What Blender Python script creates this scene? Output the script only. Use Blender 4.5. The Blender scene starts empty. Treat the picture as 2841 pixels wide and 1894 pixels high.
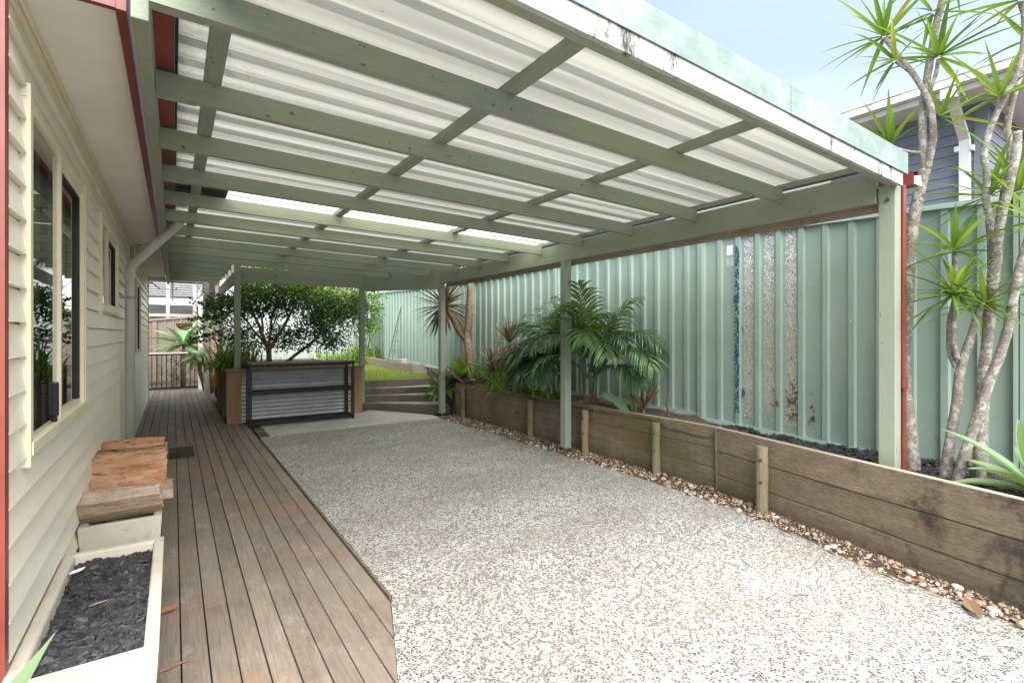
import bpy, math, random
from mathutils import Vector, Matrix, noise as mnoise
R = math.radians
random.seed(7)
sc = bpy.context.scene
C = sc.collection

# ---------------------------------------------------------------- camera
cd = bpy.data.cameras.new('camera'); cam = bpy.data.objects.new('camera', cd); C.objects.link(cam)
cam.location = (0, 0, 1.38); cam.rotation_euler = (R(90), 0, R(-34.1))
cd.sensor_width = 36; cd.lens = 17.575; cd.shift_y = -0.0074; cd.clip_start = .02; cd.clip_end = 2000
sc.camera = cam

# ---------------------------------------------------------------- sky, sun, exposure
SUN_EL, SUN_AZ = R(50), R(192)         # azimuth clockwise from +Y
w = bpy.data.worlds.new("World"); sc.world = w; w.use_nodes = True
nt = w.node_tree; nt.nodes.clear()
def N(nt, t, **k):
    n = nt.nodes.new(t)
    for a, b in k.items():
        if a in n.inputs.keys() and not hasattr(type(n), a): n.inputs[a].default_value = b
        else:
            try: setattr(n, a, b)
            except Exception: n.inputs[a].default_value = b
    return n
sky = N(nt, 'ShaderNodeTexSky'); sky.sky_type = 'NISHITA'; sky.sun_disc = False
sky.sun_elevation = SUN_EL; sky.sun_rotation = SUN_AZ; sky.air_density = 1.0; sky.dust_density = 1.5
tc = N(nt, 'ShaderNodeTexCoord'); mp = N(nt, 'ShaderNodeMapping'); mp.inputs['Scale'].default_value = (1.2, 1.2, 4.5)
nz = N(nt, 'ShaderNodeTexNoise'); nz.inputs['Scale'].default_value = 2.2; nz.inputs['Detail'].default_value = 7; nz.inputs['Roughness'].default_value = .6
cr = N(nt, 'ShaderNodeMapRange'); cr.inputs['From Min'].default_value = .42; cr.inputs['From Max'].default_value = .75
cr.inputs['To Min'].default_value = .62; cr.inputs['To Max'].default_value = .84
mx = N(nt, 'ShaderNodeMix'); mx.data_type = 'RGBA'
mx.inputs['B'].default_value = (4.6, 5.7, 6.6, 1)
bg = N(nt, 'ShaderNodeBackground'); bg.inputs['Strength'].default_value = .052
wo = N(nt, 'ShaderNodeOutputWorld')
L = nt.links.new
L(tc.outputs['Generated'], mp.inputs['Vector']); L(mp.outputs['Vector'], nz.inputs['Vector']); L(nz.outputs['Fac'], cr.inputs['Value'])
L(cr.outputs['Result'], mx.inputs['Factor']); L(sky.outputs['Color'], mx.inputs['A']); L(mx.outputs['Result'], bg.inputs['Color'])
L(bg.outputs['Background'], wo.inputs['Surface'])
sp = N(nt, 'ShaderNodeSeparateXYZ'); L(tc.outputs['Generated'], sp.inputs[0]); hr = N(nt, 'ShaderNodeMapRange'); hr.inputs['From Min'].default_value = .1; hr.inputs['From Max'].default_value = .62; hr.inputs['To Min'].default_value = .9; hr.inputs['To Max'].default_value = .0
m2 = N(nt, 'ShaderNodeMix'); m2.data_type = 'RGBA'; m2.inputs['A'].default_value = (3.9, 4.9, 6.1, 1); m2.inputs['B'].default_value = (5.6, 6.1, 6.5, 1); L(sp.outputs[2], hr.inputs['Value']); L(hr.outputs['Result'], m2.inputs['Factor']); L(m2.outputs['Result'], mx.inputs['B'])
sl = bpy.data.lights.new('sun', 'SUN'); sl.energy = 2.9; sl.angle = R(75); sl.color = (1, .955, .89)
so = bpy.data.objects.new('sun', sl); C.objects.link(so)
sd = Vector((math.sin(SUN_AZ)*math.cos(SUN_EL), math.cos(SUN_AZ)*math.cos(SUN_EL), math.sin(SUN_EL)))
so.rotation_euler = sd.to_track_quat('Z', 'Y').to_euler(); so.location = (0, -6, 8)
sc.view_settings.view_transform = 'Standard'; sc.view_settings.look = 'None'
sc.view_settings.exposure = 2.10; sc.view_settings.gamma = 1.0
sc.render.engine = 'CYCLES'
sc.cycles.max_bounces = 10; sc.cycles.diffuse_bounces = 6; sc.cycles.transparent_max_bounces = 12

# ---------------------------------------------------------------- material helpers
class NT:
    def __init__(s, name):
        s.m = bpy.data.materials.new(name); s.m.use_nodes = True; s.t = s.m.node_tree
        s.t.nodes.clear(); s.out = s.n('ShaderNodeOutputMaterial'); s.co = s.n('ShaderNodeTexCoord').outputs['Object']
    def n(s, t, **k): return N(s.t, t, **k)
    def l(s, a, b): s.t.links.new(a, b)
    def map(s, scale=(1, 1, 1), rot=(0, 0, 0), vec=None):
        n = s.n('ShaderNodeMapping'); n.inputs['Scale'].default_value = scale; n.inputs['Rotation'].default_value = rot
        s.l(vec or s.co, n.inputs['Vector']); return n.outputs['Vector']
    def noise(s, scale=5, detail=5, rough=.6, vec=None, dist=0):
        n = s.n('ShaderNodeTexNoise'); n.inputs['Scale'].default_value = scale; n.inputs['Detail'].default_value = detail
        n.inputs['Roughness'].default_value = rough; n.inputs['Distortion'].default_value = dist
        s.l(vec or s.co, n.inputs['Vector']); return n.outputs['Fac']
    def rng(s, v, a, b, c=0., d=1.):
        n = s.n('ShaderNodeMapRange'); n.inputs[1].default_value = a; n.inputs[2].default_value = b
        n.inputs[3].default_value = c; n.inputs[4].default_value = d; s.l(v, n.inputs[0]); return n.outputs[0]
    def mix(s, f, a, b, mode='MIX'):
        n = s.n('ShaderNodeMix'); n.data_type = 'RGBA'; n.blend_type = mode
        for sock, v in ((n.inputs['Factor'], f), (n.inputs['A'], a), (n.inputs['B'], b)):
            if isinstance(v, (int, float)): sock.default_value = v
            elif isinstance(v, tuple): sock.default_value = (*v[:3], 1)
            else: s.l(v, sock)
        return n.outputs['Result']
    def math(s, op, a, b=0.):
        n = s.n('ShaderNodeMath'); n.operation = op
        for i, v in enumerate((a, b)):
            if isinstance(v, (int, float)): n.inputs[i].default_value = v
            else: s.l(v, n.inputs[i])
        return n.outputs[0]
    def rnd(s):
        n = s.n('ShaderNodeAttribute'); n.attribute_name = 'rnd'; return n.outputs['Fac']
    def xyz(s, vec=None):
        n = s.n('ShaderNodeSeparateXYZ'); s.l(vec or s.co, n.inputs[0]); return n.outputs
    def bump(s, h, strength=.3, dist=.01):
        n = s.n('ShaderNodeBump'); n.inputs['Strength'].default_value = strength; n.inputs['Distance'].default_value = dist
        s.l(h, n.inputs['Height']); return n.outputs['Normal']
    def pr(s, col, rough=.6, metal=0., nrm=None, spec=.5, link=True):
        n = s.n('ShaderNodeBsdfPrincipled')
        for k, v in (('Base Color', col), ('Roughness', rough), ('Metallic', metal), ('Specular IOR Level', spec)):
            if isinstance(v, tuple): n.inputs[k].default_value = (*v[:3], 1)
            elif isinstance(v, (int, float)): n.inputs[k].default_value = v
            else: s.l(v, n.inputs[k])
        if nrm: s.l(nrm, n.inputs['Normal'])
        if link: s.l(n.outputs[0], s.out.inputs['Surface'])
        return n.outputs[0]
    def mixs(s, f, a, b, link=True):
        n = s.n('ShaderNodeMixShader')
        if isinstance(f, (int, float)): n.inputs[0].default_value = f
        else: s.l(f, n.inputs[0])
        s.l(a, n.inputs[1]); s.l(b, n.inputs[2])
        if link: s.l(n.outputs[0], s.out.inputs['Surface'])
        return n.outputs[0]
M = {}
def simple(name, col, rough=.6, metal=0., var=.12, scale=6., bump=.15, bscale=60., stretch=(1, 1, 1), dirt=None, spec=.5):
    t = NT(name); v = t.map(stretch)
    a = t.noise(scale, 6, .65, v); b = t.noise(bscale, 3, .6, v)
    k1 = tuple(max(0, c*(1-var*1.5)) for c in col); k2 = tuple(min(1, c*(1+var)) for c in col)
    c = t.mix(t.rng(a, .3, .7), k1, k2)
    if dirt:
        dcol, lo, hi, ds = dirt
        c = t.mix(t.rng(t.noise(ds, 8, .75), lo, hi), c, dcol)
    t.pr(c, rough, metal, t.bump(b, bump, .004), spec); M[name] = t.m; return t.m
def wood(name, c1, c2, grain=(1, 12, 12), rough=.8, dark=(.05, .04, .03), dk=(.62, .8), bump=.5, moss=None, speck=True):
    """grain runs along the axis whose stretch is smallest; 'rnd' shifts the tone board by board"""
    t = NT(name); v = t.map(grain)
    g = t.noise(3.2, 9, .7, v, .6); f = t.noise(14, 5, .7, v)
    c = t.mix(t.rng(g, .3, .7), c1, c2)
    c = t.mix(t.rng(f, .45, .75, 0, .55), c, tuple(x*.62 for x in c1))
    blot = t.noise(2.1, 7, .7)
    c = t.mix(t.rng(blot, dk[0], dk[1], 0, .8), c, dark)
    if moss: c = t.mix(t.rng(t.noise(1.3, 6, .65), .47, .68, 0, .7), c, moss)
    c = t.mix(t.rng(t.rnd(), 0, 1, 0, .35), c, tuple(x*.55 for x in c1))
    t.pr(c, rough, 0, t.bump(t.mix(.5, g, f), bump, .006), .3); M[name] = t.m; return t.m

# painted timber of the pergola: sage green, with grain, nail marks and grime
def painted(name, col, grain, wear=.0):
    t = NT(name); v = t.map(grain)
    g = t.noise(9, 8, .7, v, .3); c = t.mix(t.rng(g, .3, .72), tuple(x*.80 for x in col), tuple(x*1.12 for x in col))
    c = t.mix(t.rng(t.noise(.9, 5, .6), .35, .7, 0, .6), c, (col[0]*1.28, col[1]*1.16, col[2]*.90))
    c = t.mix(t.rng(t.noise(3.4, 9, .75), .63, .74, 0, .65), c, (.07, .075, .05))
    c = t.mix(t.rng(t.noise(26, 3, .5), .70, .73, 0, .7), c, (.06, .05, .04))
    if wear: c = t.mix(t.rng(t.noise(2.2, 9, .8, v), .66-wear, .70-wear), c, (.55, .52, .45))
    t.pr(c, .55, 0, t.bump(g, .35, .004), .35); M[name] = t.m; return t.m
painted('paint_x', (.255, .308, .250), (1, 14, 14)); painted('paint_y', (.245, .296, .240), (14, 1, 14))
painted('paint_z', (.255, .305, .262), (14, 14, 1)); 
# white weathered barge board with black mould
t = NT('barge_white'); v = t.map((1, 14, 14))
c = t.mix(t.rng(t.noise(9, 6, .7, v), .3, .7), (.36, .38, .34), (.52, .54, .50))
c = t.mix(t.rng(t.noise(3.1, 10, .8, t.map((1, 1, .35))), .535, .60), c, (.035, .035, .03))
c = t.mix(t.rng(t.noise(1.2, 5, .6), .5, .7, 0, .4), c, (.35, .42, .36)); t.pr(c, .6); M['barge_white'] = t.m
simple('flashing', (.205, .275, .252), .38, .0, .10, 3, .05, 30, (1, 1, 6), ((.35, .40, .39), .46, .66, 2.0))
simple('red_paint', (.22, .048, .038), .4, 0, .22, 3, .05, 40, (1, 1, 1), ((.09, .03, .03), .6, .8, 4.5))
simple('cream_trim', (.78, .72, .55), .38, 0, .06, 3, .03)
simple('cream_soffit', (.87, .84, .78), .7, 0, .05, 2, .05, 40, (1, 1, 1), ((.50, .42, .33), .66, .86, 2.7))
simple('dark_metal', (.018, .018, .020), .42, .3, .3, 6, .1)
simple('grey_pvc', (.55, .56, .53), .4, 0, .07, 3, .02, 20, (1, 1, 1), ((.22, .2, .17), .64, .8, 7))
simple('white_paint', (.80, .80, .76), .45, 0, .06, 3, .05, 40, (1, 1, .3), ((.55, .5, .4), .62, .8, 3))
simple('charcoal', (.032, .034, .038), .55, 0, .5, 20, .6, 50)
simple('soil', (.085, .060, .044), .95, 0, .5, 14, .8, 40)
simple('trough', (.50, .46, .39), .8, 0, .10, 3.5, .35, 90, (1, 1, 1), ((.20, .15, .11), .57, .72, 9))
simple('fibre', (.26, .17, .10), .9, 0, .4, 20, .8, 80)
simple('pvc_band', (.35, .35, .34), .4, .6)
simple('pink_paint', (.50, .33, .31), .5); simple('brown_steel', (.20, .155, .135), .5, 0, .08, 3, .05)
simple('pale_steel', (.36, .40, .41), .5, 0, .08, 3, .05)
simple('blue_cladding', (.19, .215, .26), .5, 0, .07, 3, .15, 60, (1, 1, 6))
simple('roof_metal', (.42, .44, .45), .4, .3)
simple('orange_hose', (.75, .35, .03), .4)
simple('white_plastic', (.8, .8, .82), .3); simple('deadleaf', (.36, .16, .075), .7, 0, .35, 30)
simple('coir', (.42, .17, .07), .95, 0, .4, 60, .8, 120)
simple('bolt', (.16, .15, .14), .45, .8)

# fence colour-coated steel
t = NT('fence_green'); c = t.mix(t.rng(t.noise(1.6, 5, .6), .3, .7), (.275, .378, .322), (.335, .438, .382))
c = t.mix(t.rng(t.noise(5, 9, .8, t.map((1, 1, .25))), .62, .8, 0, .35), c, (.40, .47, .42))
c = t.mix(t.rng(t.noise(45, 3, .5), .735, .75), c, (.62, .66, .62))
z = t.xyz()[2]; dn = t.math('ADD', t.rng(z, .55, 1.1, .12, 0), t.noise(7, 8, .75))
c = t.mix(t.rng(dn, .72, .84, 0, .5), c, (.10, .10, .075)); t.pr(c, .38, 0, t.bump(t.noise(3.5, 2, .5), .18, .02), .5); M['fence_green'] = t.m

# roof sheet underside: pale, dusty, mouldy towards the house; translucency added to brighten the underside and the patio
t = NT('roof_sheet'); v = t.map((.4, 3, 3))
c = t.mix(t.rng(t.noise(3, 6, .6, v), .3, .7), (.64, .62, .56), (.76, .74, .68))
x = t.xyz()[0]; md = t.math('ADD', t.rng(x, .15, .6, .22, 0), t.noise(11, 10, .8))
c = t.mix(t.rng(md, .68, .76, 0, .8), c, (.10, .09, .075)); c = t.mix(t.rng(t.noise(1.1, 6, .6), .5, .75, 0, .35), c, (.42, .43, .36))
bd = t.rng(t.noise(2.6, 4, .6, t.map((.10, 5, 1))), .35, .65, .76, 1.0); sp = t.rng(t.noise(40, 4, .7, t.map((.5, 1, 1))), .70, .74, 1, .35)
bd = t.math('MULTIPLY', bd, sp); c = t.mix(1., c, bd, 'MULTIPLY'); c2 = t.mix(1., (.66, .66, .615), bd, 'MULTIPLY')
p = t.pr(c, .5, 0, None, .4, False); tr = t.n('ShaderNodeBsdfTranslucent'); t.l(c2, tr.inputs[0])
t.mixs(.66, p, tr.outputs[0]); M["roof_sheet"] = t.m
t = NT('roof_sheet_far'); v = t.map((.4, 3, 3))  # far sheets, with the same added translucency to brighten the space below
c = t.mix(t.rng(t.noise(3, 6, .6, v), .3, .7), (.64, .62, .56), (.76, .74, .68))
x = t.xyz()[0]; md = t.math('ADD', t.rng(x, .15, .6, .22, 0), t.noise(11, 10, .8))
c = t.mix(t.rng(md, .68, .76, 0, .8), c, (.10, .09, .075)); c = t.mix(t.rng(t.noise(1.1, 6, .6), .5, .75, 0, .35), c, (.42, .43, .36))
bd = t.rng(t.noise(2.6, 4, .6, t.map((.10, 5, 1))), .35, .65, .76, 1.0); sp = t.rng(t.noise(40, 4, .7, t.map((.5, 1, 1))), .70, .74, 1, .35)
bd = t.math('MULTIPLY', bd, sp); c = t.mix(1., c, bd, 'MULTIPLY'); c2 = t.mix(1., (.68, .68, .63), bd, 'MULTIPLY')
p = t.pr(c, .35, 0, None, .4, False); tr = t.n('ShaderNodeBsdfTranslucent'); t.l(c2, tr.inputs[0])
t.mixs(.66, p, tr.outputs[0]); M["roof_sheet_far"] = t.m
t = NT('clear_sheet'); c = t.mix(t.rng(t.noise(6, 9, .8, t.map((.5, 2, 2))), .66, .70), (.90, .88, .82), (.12, .09, .06))
tr = t.n('ShaderNodeBsdfTranslucent'); t.l(c, tr.inputs[0]); gl = t.n('ShaderNodeBsdfTransparent'); t.l(c, gl.inputs[0])
t.mixs(.45, tr.outputs[0], gl.outputs[0]); M['clear_sheet'] = t.m

t = NT('opal'); tr = t.n('ShaderNodeBsdfTranslucent'); tr.inputs[0].default_value = (.95, .94, .92, 1); tp = t.n('ShaderNodeBsdfTransparent'); t.mixs(.85, tr.outputs[0], tp.outputs[0]); M['opal'] = t.m
# corrugated galvanised iron
t = NT('galvanised'); c = t.mix(t.rng(t.noise(5, 8, .7), .3, .7), (.50, .54, .56), (.68, .71, .72))
vo = t.n('ShaderNodeTexVoronoi'); vo.inputs['Scale'].default_value = 60; t.l(t.co, vo.inputs['Vector'])
c = t.mix(t.rng(vo.outputs['Distance'], 0, .8, 0, .25), c, (.30, .33, .35))
t.pr(c, t.rng(t.noise(8, 5, .6), .3, .7, .28, .48), .75); M['galvanised'] = t.m

# timbers
t = NT('deck'); v = t.map((30, 1.4, 1)); g = t.noise(3.2, 9, .7, v, .6); r_ = t.rnd()
c = t.mix(t.rng(g, .3, .7), (.150, .117, .092), (.275, .235, .195)); c = t.mix(t.rng(r_, 0, 1, 0, .45), c, (.105, .080, .062)); c = t.mix(t.rng(r_, .75, 1, 0, .4), c, (.36, .315, .265))
c = t.mix(t.rng(t.noise(2.4, 8, .75, t.map((1.6, .8, 1))), .50, .70, 0, .55), c, (.10, .062, .045)); c = t.mix(t.rng(t.noise(3.7, 9, .8, t.map((2, 1, 1), (0, 0, .5))), .54, .70, 0, .5), c, (.40, .37, .335))
c = t.mix(t.rng(t.noise(1.3, 5, .6), .52, .7, 0, .5), c, (.30, .17, .11)); c = t.mix(t.rng(t.noise(70, 3, .5), .69, .73, 0, .5), c, (.52, .48, .42))
t.pr(c, .72, 0, t.bump(g, .5, .003), .3); M['deck'] = t.m
def sleepermat(name, moss=.6):
    t = NT(name); v = t.map((10, .9, 26)); g = t.noise(3.5, 9, .72, v, 1.1); f = t.noise(5, 5, .6, t.map((20, 2.2, 90)), .2)
    c = t.mix(t.rng(g, .32, .68), (.155, .115, .08), (.36, .29, .215)); c = t.mix(t.rng(f, .54, .62, 0, .7), c, (.06, .042, .028))
    y = t.xyz()[1]; z = t.xyz()[2]
    c = t.mix(t.math('MULTIPLY', t.rng(t.noise(1.7, 6, .65), .42, .62, 0, moss), t.rng(y, -2.6, -1.0, .25, 1)), c, (.115, .125, .040))
    c = t.mix(t.math('MULTIPLY', t.rng(t.noise(2.6, 7, .7, t.map((1, 1, .8))), .50, .62), t.rng(y, -.8, -1.6, .25, .95)), c, (.042, .032, .032))
    c = t.mix(t.rng(t.noise(1.1, 5, .6, t.map((1, .8, 1.3))), .5, .68, 0, .6), c, (.15, .085, .05)); c = t.mix(t.rng(z, .12, -.02, 0, .6), c, (.055, .045, .03))
    kn = t.n('ShaderNodeTexVoronoi'); kn.inputs['Scale'].default_value = 1; t.l(t.map((1, 1.3, 4.2)), kn.inputs['Vector']); c = t.mix(t.rng(kn.outputs['Distance'], .10, .055, 0, .85), c, (.035, .025, .02))
    gz = t.n('ShaderNodeNewGeometry'); nz_ = t.xyz(gz.outputs['Normal'])[2]; c = t.mix(t.rng(nz_, .6, .9, 0, .85), c, t.mix(g, (.24, .205, .165), (.50, .45, .39)))
    c = t.mix(t.rng(t.rnd(), 0, 1, 0, .35), c, (.12, .09, .06)); t.pr(c, .85, 0, t.bump(t.mix(.4, g, f), 1., .008), .25); M[name] = t.m
sleepermat('sleeper')
wood('sleeper_top', (.26, .22, .17), (.42, .37, .30), (14, 1.2, 20), .85, (.10, .09, .08), (.6, .8), .8)
wood('stake', (.20, .165, .095), (.34, .29, .18), (22, 22, 1.5), .85, (.05, .04, .03), (.56, .72), .9, (.15, .15, .06))
wood('old_sleeper', (.13, .10, .075), (.24, .20, .155), (1.2, 8, 20), .9, (.04, .035, .03), (.52, .7), 1., (.10, .11, .05))
wood('planter_pine', (.30, .18, .095), (.43, .285, .165), (14, 14, 1.3), .7, (.12, .06, .03), (.66, .8), .3)
wood('planter_grey', (.19, .145, .10), (.31, .25, .19), (14, 14, 1.3), .8, (.08, .06, .05), (.6, .8), .4)
wood('planter_cap', (.20, .14, .10), (.36, .27, .20), (1.5, 12, 12), .75, (.10, .07, .05), (.6, .8), .4)
wood('raw_batten', (.30, .25, .19), (.44, .37, .29), (14, 1.2, 14), .85, (.12, .09, .07), (.56, .74), .5)
# split firewood: pinkish orange, knots, sap stains
t = NT('firewood'); v = t.map((1.6, 16, 16)); g = t.noise(5, 9, .75, v, 1.2)
c = t.mix(t.rng(g, .3, .7), (.44, .22, .115), (.70, .47, .32)); c = t.mix(t.rng(t.noise(3, 6, .6, t.map((1, 3, 3))), .46, .62, 0, .85), c, (.42, .17, .05))
c = t.mix(t.rng(t.noise(4.5, 8, .7, t.map((1, 4, 4)), 1.5), .54, .62), c, (.12, .045, .035)); ys = t.xyz()[1]; st = t.math('MULTIPLY', t.rng(ys, .0, .06), t.rng(ys, .16, .10)); c = t.mix(t.math('MULTIPLY', st, t.rng(t.noise(6, 8, .75, t.map((1, 3, 3)), 1), .42, .56)), c, (.10, .05, .045))
c = t.mix(t.rng(t.rnd(), .4, 1, 0, .8), c, (.42, .30, .17))
t.pr(c, .8, 0, t.bump(g, 1., .01), .2); M['firewood'] = t.m
t = NT('firewood_pale'); v = t.map((1.2, 20, 20)); g = t.noise(5, 9, .75, v, .8); rp_ = t.noise(9, 3, .5, t.map((3.2, 1, 1)), .3)
c = t.mix(t.rng(g, .3, .7), (.38, .27, .20), (.62, .50, .43)); c = t.mix(t.rng(rp_, .45, .6, 0, .6), c, (.34, .27, .235)); c = t.mix(t.rng(t.noise(5, 5, .6, t.map((1, 2.5, 2.5))), .66, .70), c, (.34, .14, .05))
t.pr(c, .8, 0, t.bump(t.mix(.5, g, rp_), 1., .012), .2); M['firewood_pale'] = t.m
t = NT('firewood_bark'); v = t.map((1.6, 18, 18)); g = t.noise(5, 9, .8, v, .8)
c = t.mix(t.rng(g, .35, .65), (.14, .095, .065), (.56, .43, .32)); t.pr(c, .9, 0, t.bump(g, 1., .02), .2); M['firewood_bark'] = t.m
# weatherboard: faint embossed wood grain
t = NT('weatherboard'); v = t.map((1, 1.3, 18)); g = t.noise(7, 7, .65, v, 1.6)
c = t.mix(t.rng(t.noise(1.2, 5, .6), .3, .7), (.82, .78, .66), (.88, .85, .75)); c = t.mix(t.rng(t.noise(5, 9, .8, t.map((1, 1, 3))), .58, .78, 0, .3), c, (.46, .40, .30))
t.pr(c, .36, 0, t.bump(g, .28, .004), .5); M['weatherboard'] = t.m
# exposed aggregate: pale cement with dark and brown stones, patchy dirt
def aggregate():
    t = NT('aggregate')
    wv = t.n('ShaderNodeTexNoise'); wv.inputs['Scale'].default_value = 60; t.l(t.co, wv.inputs['Vector'])
    ad = t.n('ShaderNodeMix'); ad.data_type = 'VECTOR'; ad.inputs['Factor'].default_value = .004; t.l(t.co, ad.inputs['A']); t.l(wv.outputs['Color'], ad.inputs['B'])
    def layer(scale, seed, frac, e0, e1):
        mp = t.n('ShaderNodeMapping'); mp.inputs['Location'].default_value = (seed, seed*2, 0); mp.inputs['Rotation'].default_value = (0, 0, seed)
        t.l(ad.outputs[1], mp.inputs['Vector']); out = []
        for ft in ('F1', 'DISTANCE_TO_EDGE'):
            vo = t.n('ShaderNodeTexVoronoi'); vo.feature = ft; vo.inputs['Scale'].default_value = scale; vo.inputs['Randomness'].default_value = 1; t.l(mp.outputs[0], vo.inputs['Vector']); out.append(vo)
        cs = t.n('ShaderNodeSeparateColor'); t.l(out[0].outputs['Color'], cs.inputs[0])
        on = t.math('MULTIPLY', t.rng(out[1].outputs['Distance'], e0, e1), t.math('LESS_THAN', cs.outputs[1], frac))
        return on, cs.outputs[2]
    o1, h1 = layer(74, .3, .62, .07, .12); o2, h2 = layer(120, 1.7, .40, .10, .15)
    base = t.mix(t.rng(t.noise(2.2, 6, .65), .3, .7), (.46, .45, .425), (.57, .565, .545))
    stone = t.mix(h1, (.035, .037, .043), (.13, .12, .11)); st2 = t.mix(h2, (.08, .08, .08), (.25, .225, .195))
    c = t.mix(o2, base, st2); c = t.mix(o1, c, stone)
    # dirt film: stronger towards the far end of the slab, in drifts across it
    y = t.xyz()[1]; dr = t.noise(1.0, 7, .68, t.map((.55, 1.7, 1), (0, 0, .25)), .5)
    c = t.mix(t.rng(dr, .36, .70, .0, .62), c, (.20, .165, .125))
    c = t.mix(t.rng(t.noise(3.2, 8, .75), .60, .78, 0, .5), c, (.17, .145, .105))
    c = t.mix(t.rng(t.noise(5.5, 9, .8, None, 1.5), .66, .72, 0, .55), c, (.30, .20, .12))
    h = t.math('MAXIMUM', o1, o2); t.pr(c, .75, 0, t.bump(h, .35, .003), .3); M['aggregate'] = t.m
aggregate()
simple('smooth_concrete', (.50, .475, .43), .85, 0, .14, 2.5, .25, 80, (1, 1, 1), ((.20, .17, .14), .58, .78, 3.2))
# lawn
t = NT('lawn_soil'); c = t.mix(t.rng(t.noise(6, 6, .6), .3, .7), (.16, .22, .04), (.30, .34, .09)); t.pr(c, .9); M['lawn_soil'] = t.m
def leafmat(name, stops, transl=.3, rough=.4, spec=.5, tip=None, stripes=0):
    t = NT(name); r = t.n('ShaderNodeValToRGB'); e = r.color_ramp.elements
    e[0].position, e[0].color = stops[0][0], (*stops[0][1], 1); e[1].position, e[1].color = stops[-1][0], (*stops[-1][1], 1)
    for p_, c_ in stops[1:-1]: q = e.new(p_); q.color = (*c_, 1)
    t.l(t.rnd(), r.inputs[0]); c = t.mix(t.rng(t.noise(12, 4, .6), .3, .7, 0, .35), r.outputs[0], (.02, .03, .01), 'MULTIPLY') if False else r.outputs[0]
    p = t.pr(c, rough, 0, None, spec, False); tr = t.n('ShaderNodeBsdfTranslucent'); c2 = t.mix(.45, c, (.45, .6, .06)); t.l(c2, tr.inputs[0])
    t.mixs(transl, p, tr.outputs[0]); M[name] = t.m
leafmat('leaf_tree', [(0, (.018, .050, .016)), (.35, (.045, .11, .026)), (.72, (.12, .25, .038)), (.95, (.24, .38, .045)), (1, (.45, .20, .02))], .22, .22, .6)
leafmat('leaf_strap', [(0, (.06, .15, .02)), (.5, (.13, .28, .04)), (.94, (.28, .42, .08)), (1, (.5, .33, .06))], .42, .3)
leafmat('leaf_palm', [(0, (.020, .062, .036)), (.5, (.045, .115, .055)), (.85, (.14, .25, .07)), (1, (.38, .44, .15))], .25, .3, .6)
leafmat('leaf_drac', [(0, (.05, .13, .02)), (.5, (.12, .25, .03)), (.93, (.26, .38, .06)), (.985, (.55, .42, .03)), (1, (.45, .25, .05))], .35, .3)
leafmat('leaf_agave', [(0, (.13, .24, .12)), (.5, (.22, .36, .20)), (1, (.36, .48, .24))], .25, .38)
leafmat('leaf_red', [(0, (.075, .028, .028)), (.5, (.17, .065, .06)), (.85, (.34, .19, .165)), (1, (.34, .17, .05))], .15, .32)
leafmat('leaf_pinkdry', [(0, (.22, .12, .10)), (1, (.46, .32, .25))], .2, .45)
leafmat('grass_blade', [(0, (.17, .26, .03)), (.6, (.30, .40, .07)), (1, (.50, .50, .16))], .35, .5)
leafmat('petal', [(0, (.30, .31, .62)), (1, (.48, .50, .80))], .3, .5)
leafmat('dry', [(0, (.12, .08, .05)), (.6, (.24, .16, .09)), (1, (.45, .30, .15))], .1, .8)
leafmat('pebble', [(0, (.26, .17, .10)), (.35, (.36, .26, .17)), (.7, (.48, .41, .31)), (1, (.62, .60, .55))], 0, .5)
def bark(name, c1, c2, ringf, patch):
    t = NT(name); z = t.map((1, 1, 1)); wv = t.n('ShaderNodeTexWave'); wv.bands_direction = 'Z'; wv.inputs['Scale'].default_value = ringf
    wv.inputs['Distortion'].default_value = 9; wv.inputs['Detail'].default_value = 5; wv.inputs['Detail Scale'].default_value = 2.5; t.l(t.co, wv.inputs['Vector'])
    n = t.noise(22, 8, .75); c = t.mix(t.rng(wv.outputs['Fac'], .2, .8), c1, c2)
    c = t.mix(t.rng(n, .50, .58), c, patch); t.pr(c, .85, 0, t.bump(t.mix(.6, wv.outputs['Fac'], n), .6, .01), .2); M[name] = t.m
bark('bark_pale', (.17, .145, .12), (.35, .32, .285), 34, (.50, .48, .44))
bark('bark_tree', (.085, .065, .05), (.17, .13, .10), 3, (.24, .20, .15))
bark('bark_cordy', (.17, .115, .07), (.30, .21, .14), 26, (.40, .30, .20))
# glass: reflective pane you can see through into a dim room
t = NT('glass'); fr = t.n('ShaderNodeFresnel'); fr.inputs['IOR'].default_value = 1.55
gl = t.n('ShaderNodeBsdfGlossy'); gl.inputs['Roughness'].default_value = .01; tp = t.n('ShaderNodeBsdfTransparent'); tp.inputs[0].default_value = (.80, .86, .84, 1)
f = t.rng(fr.outputs[0], 0, .7, .34, 1.); t.mixs(f, tp.outputs[0], gl.outputs[0]); M['glass'] = t.m
t = NT('glass_dark'); t.pr((.05, .06, .065), .08, 0, None, .8); M['glass_dark'] = t.m
simple('room', (.30, .28, .25), .9); simple('curtain', (.80, .74, .58), .9, 0, .1, 4, .2, 20, (6, 6, .3))
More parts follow.
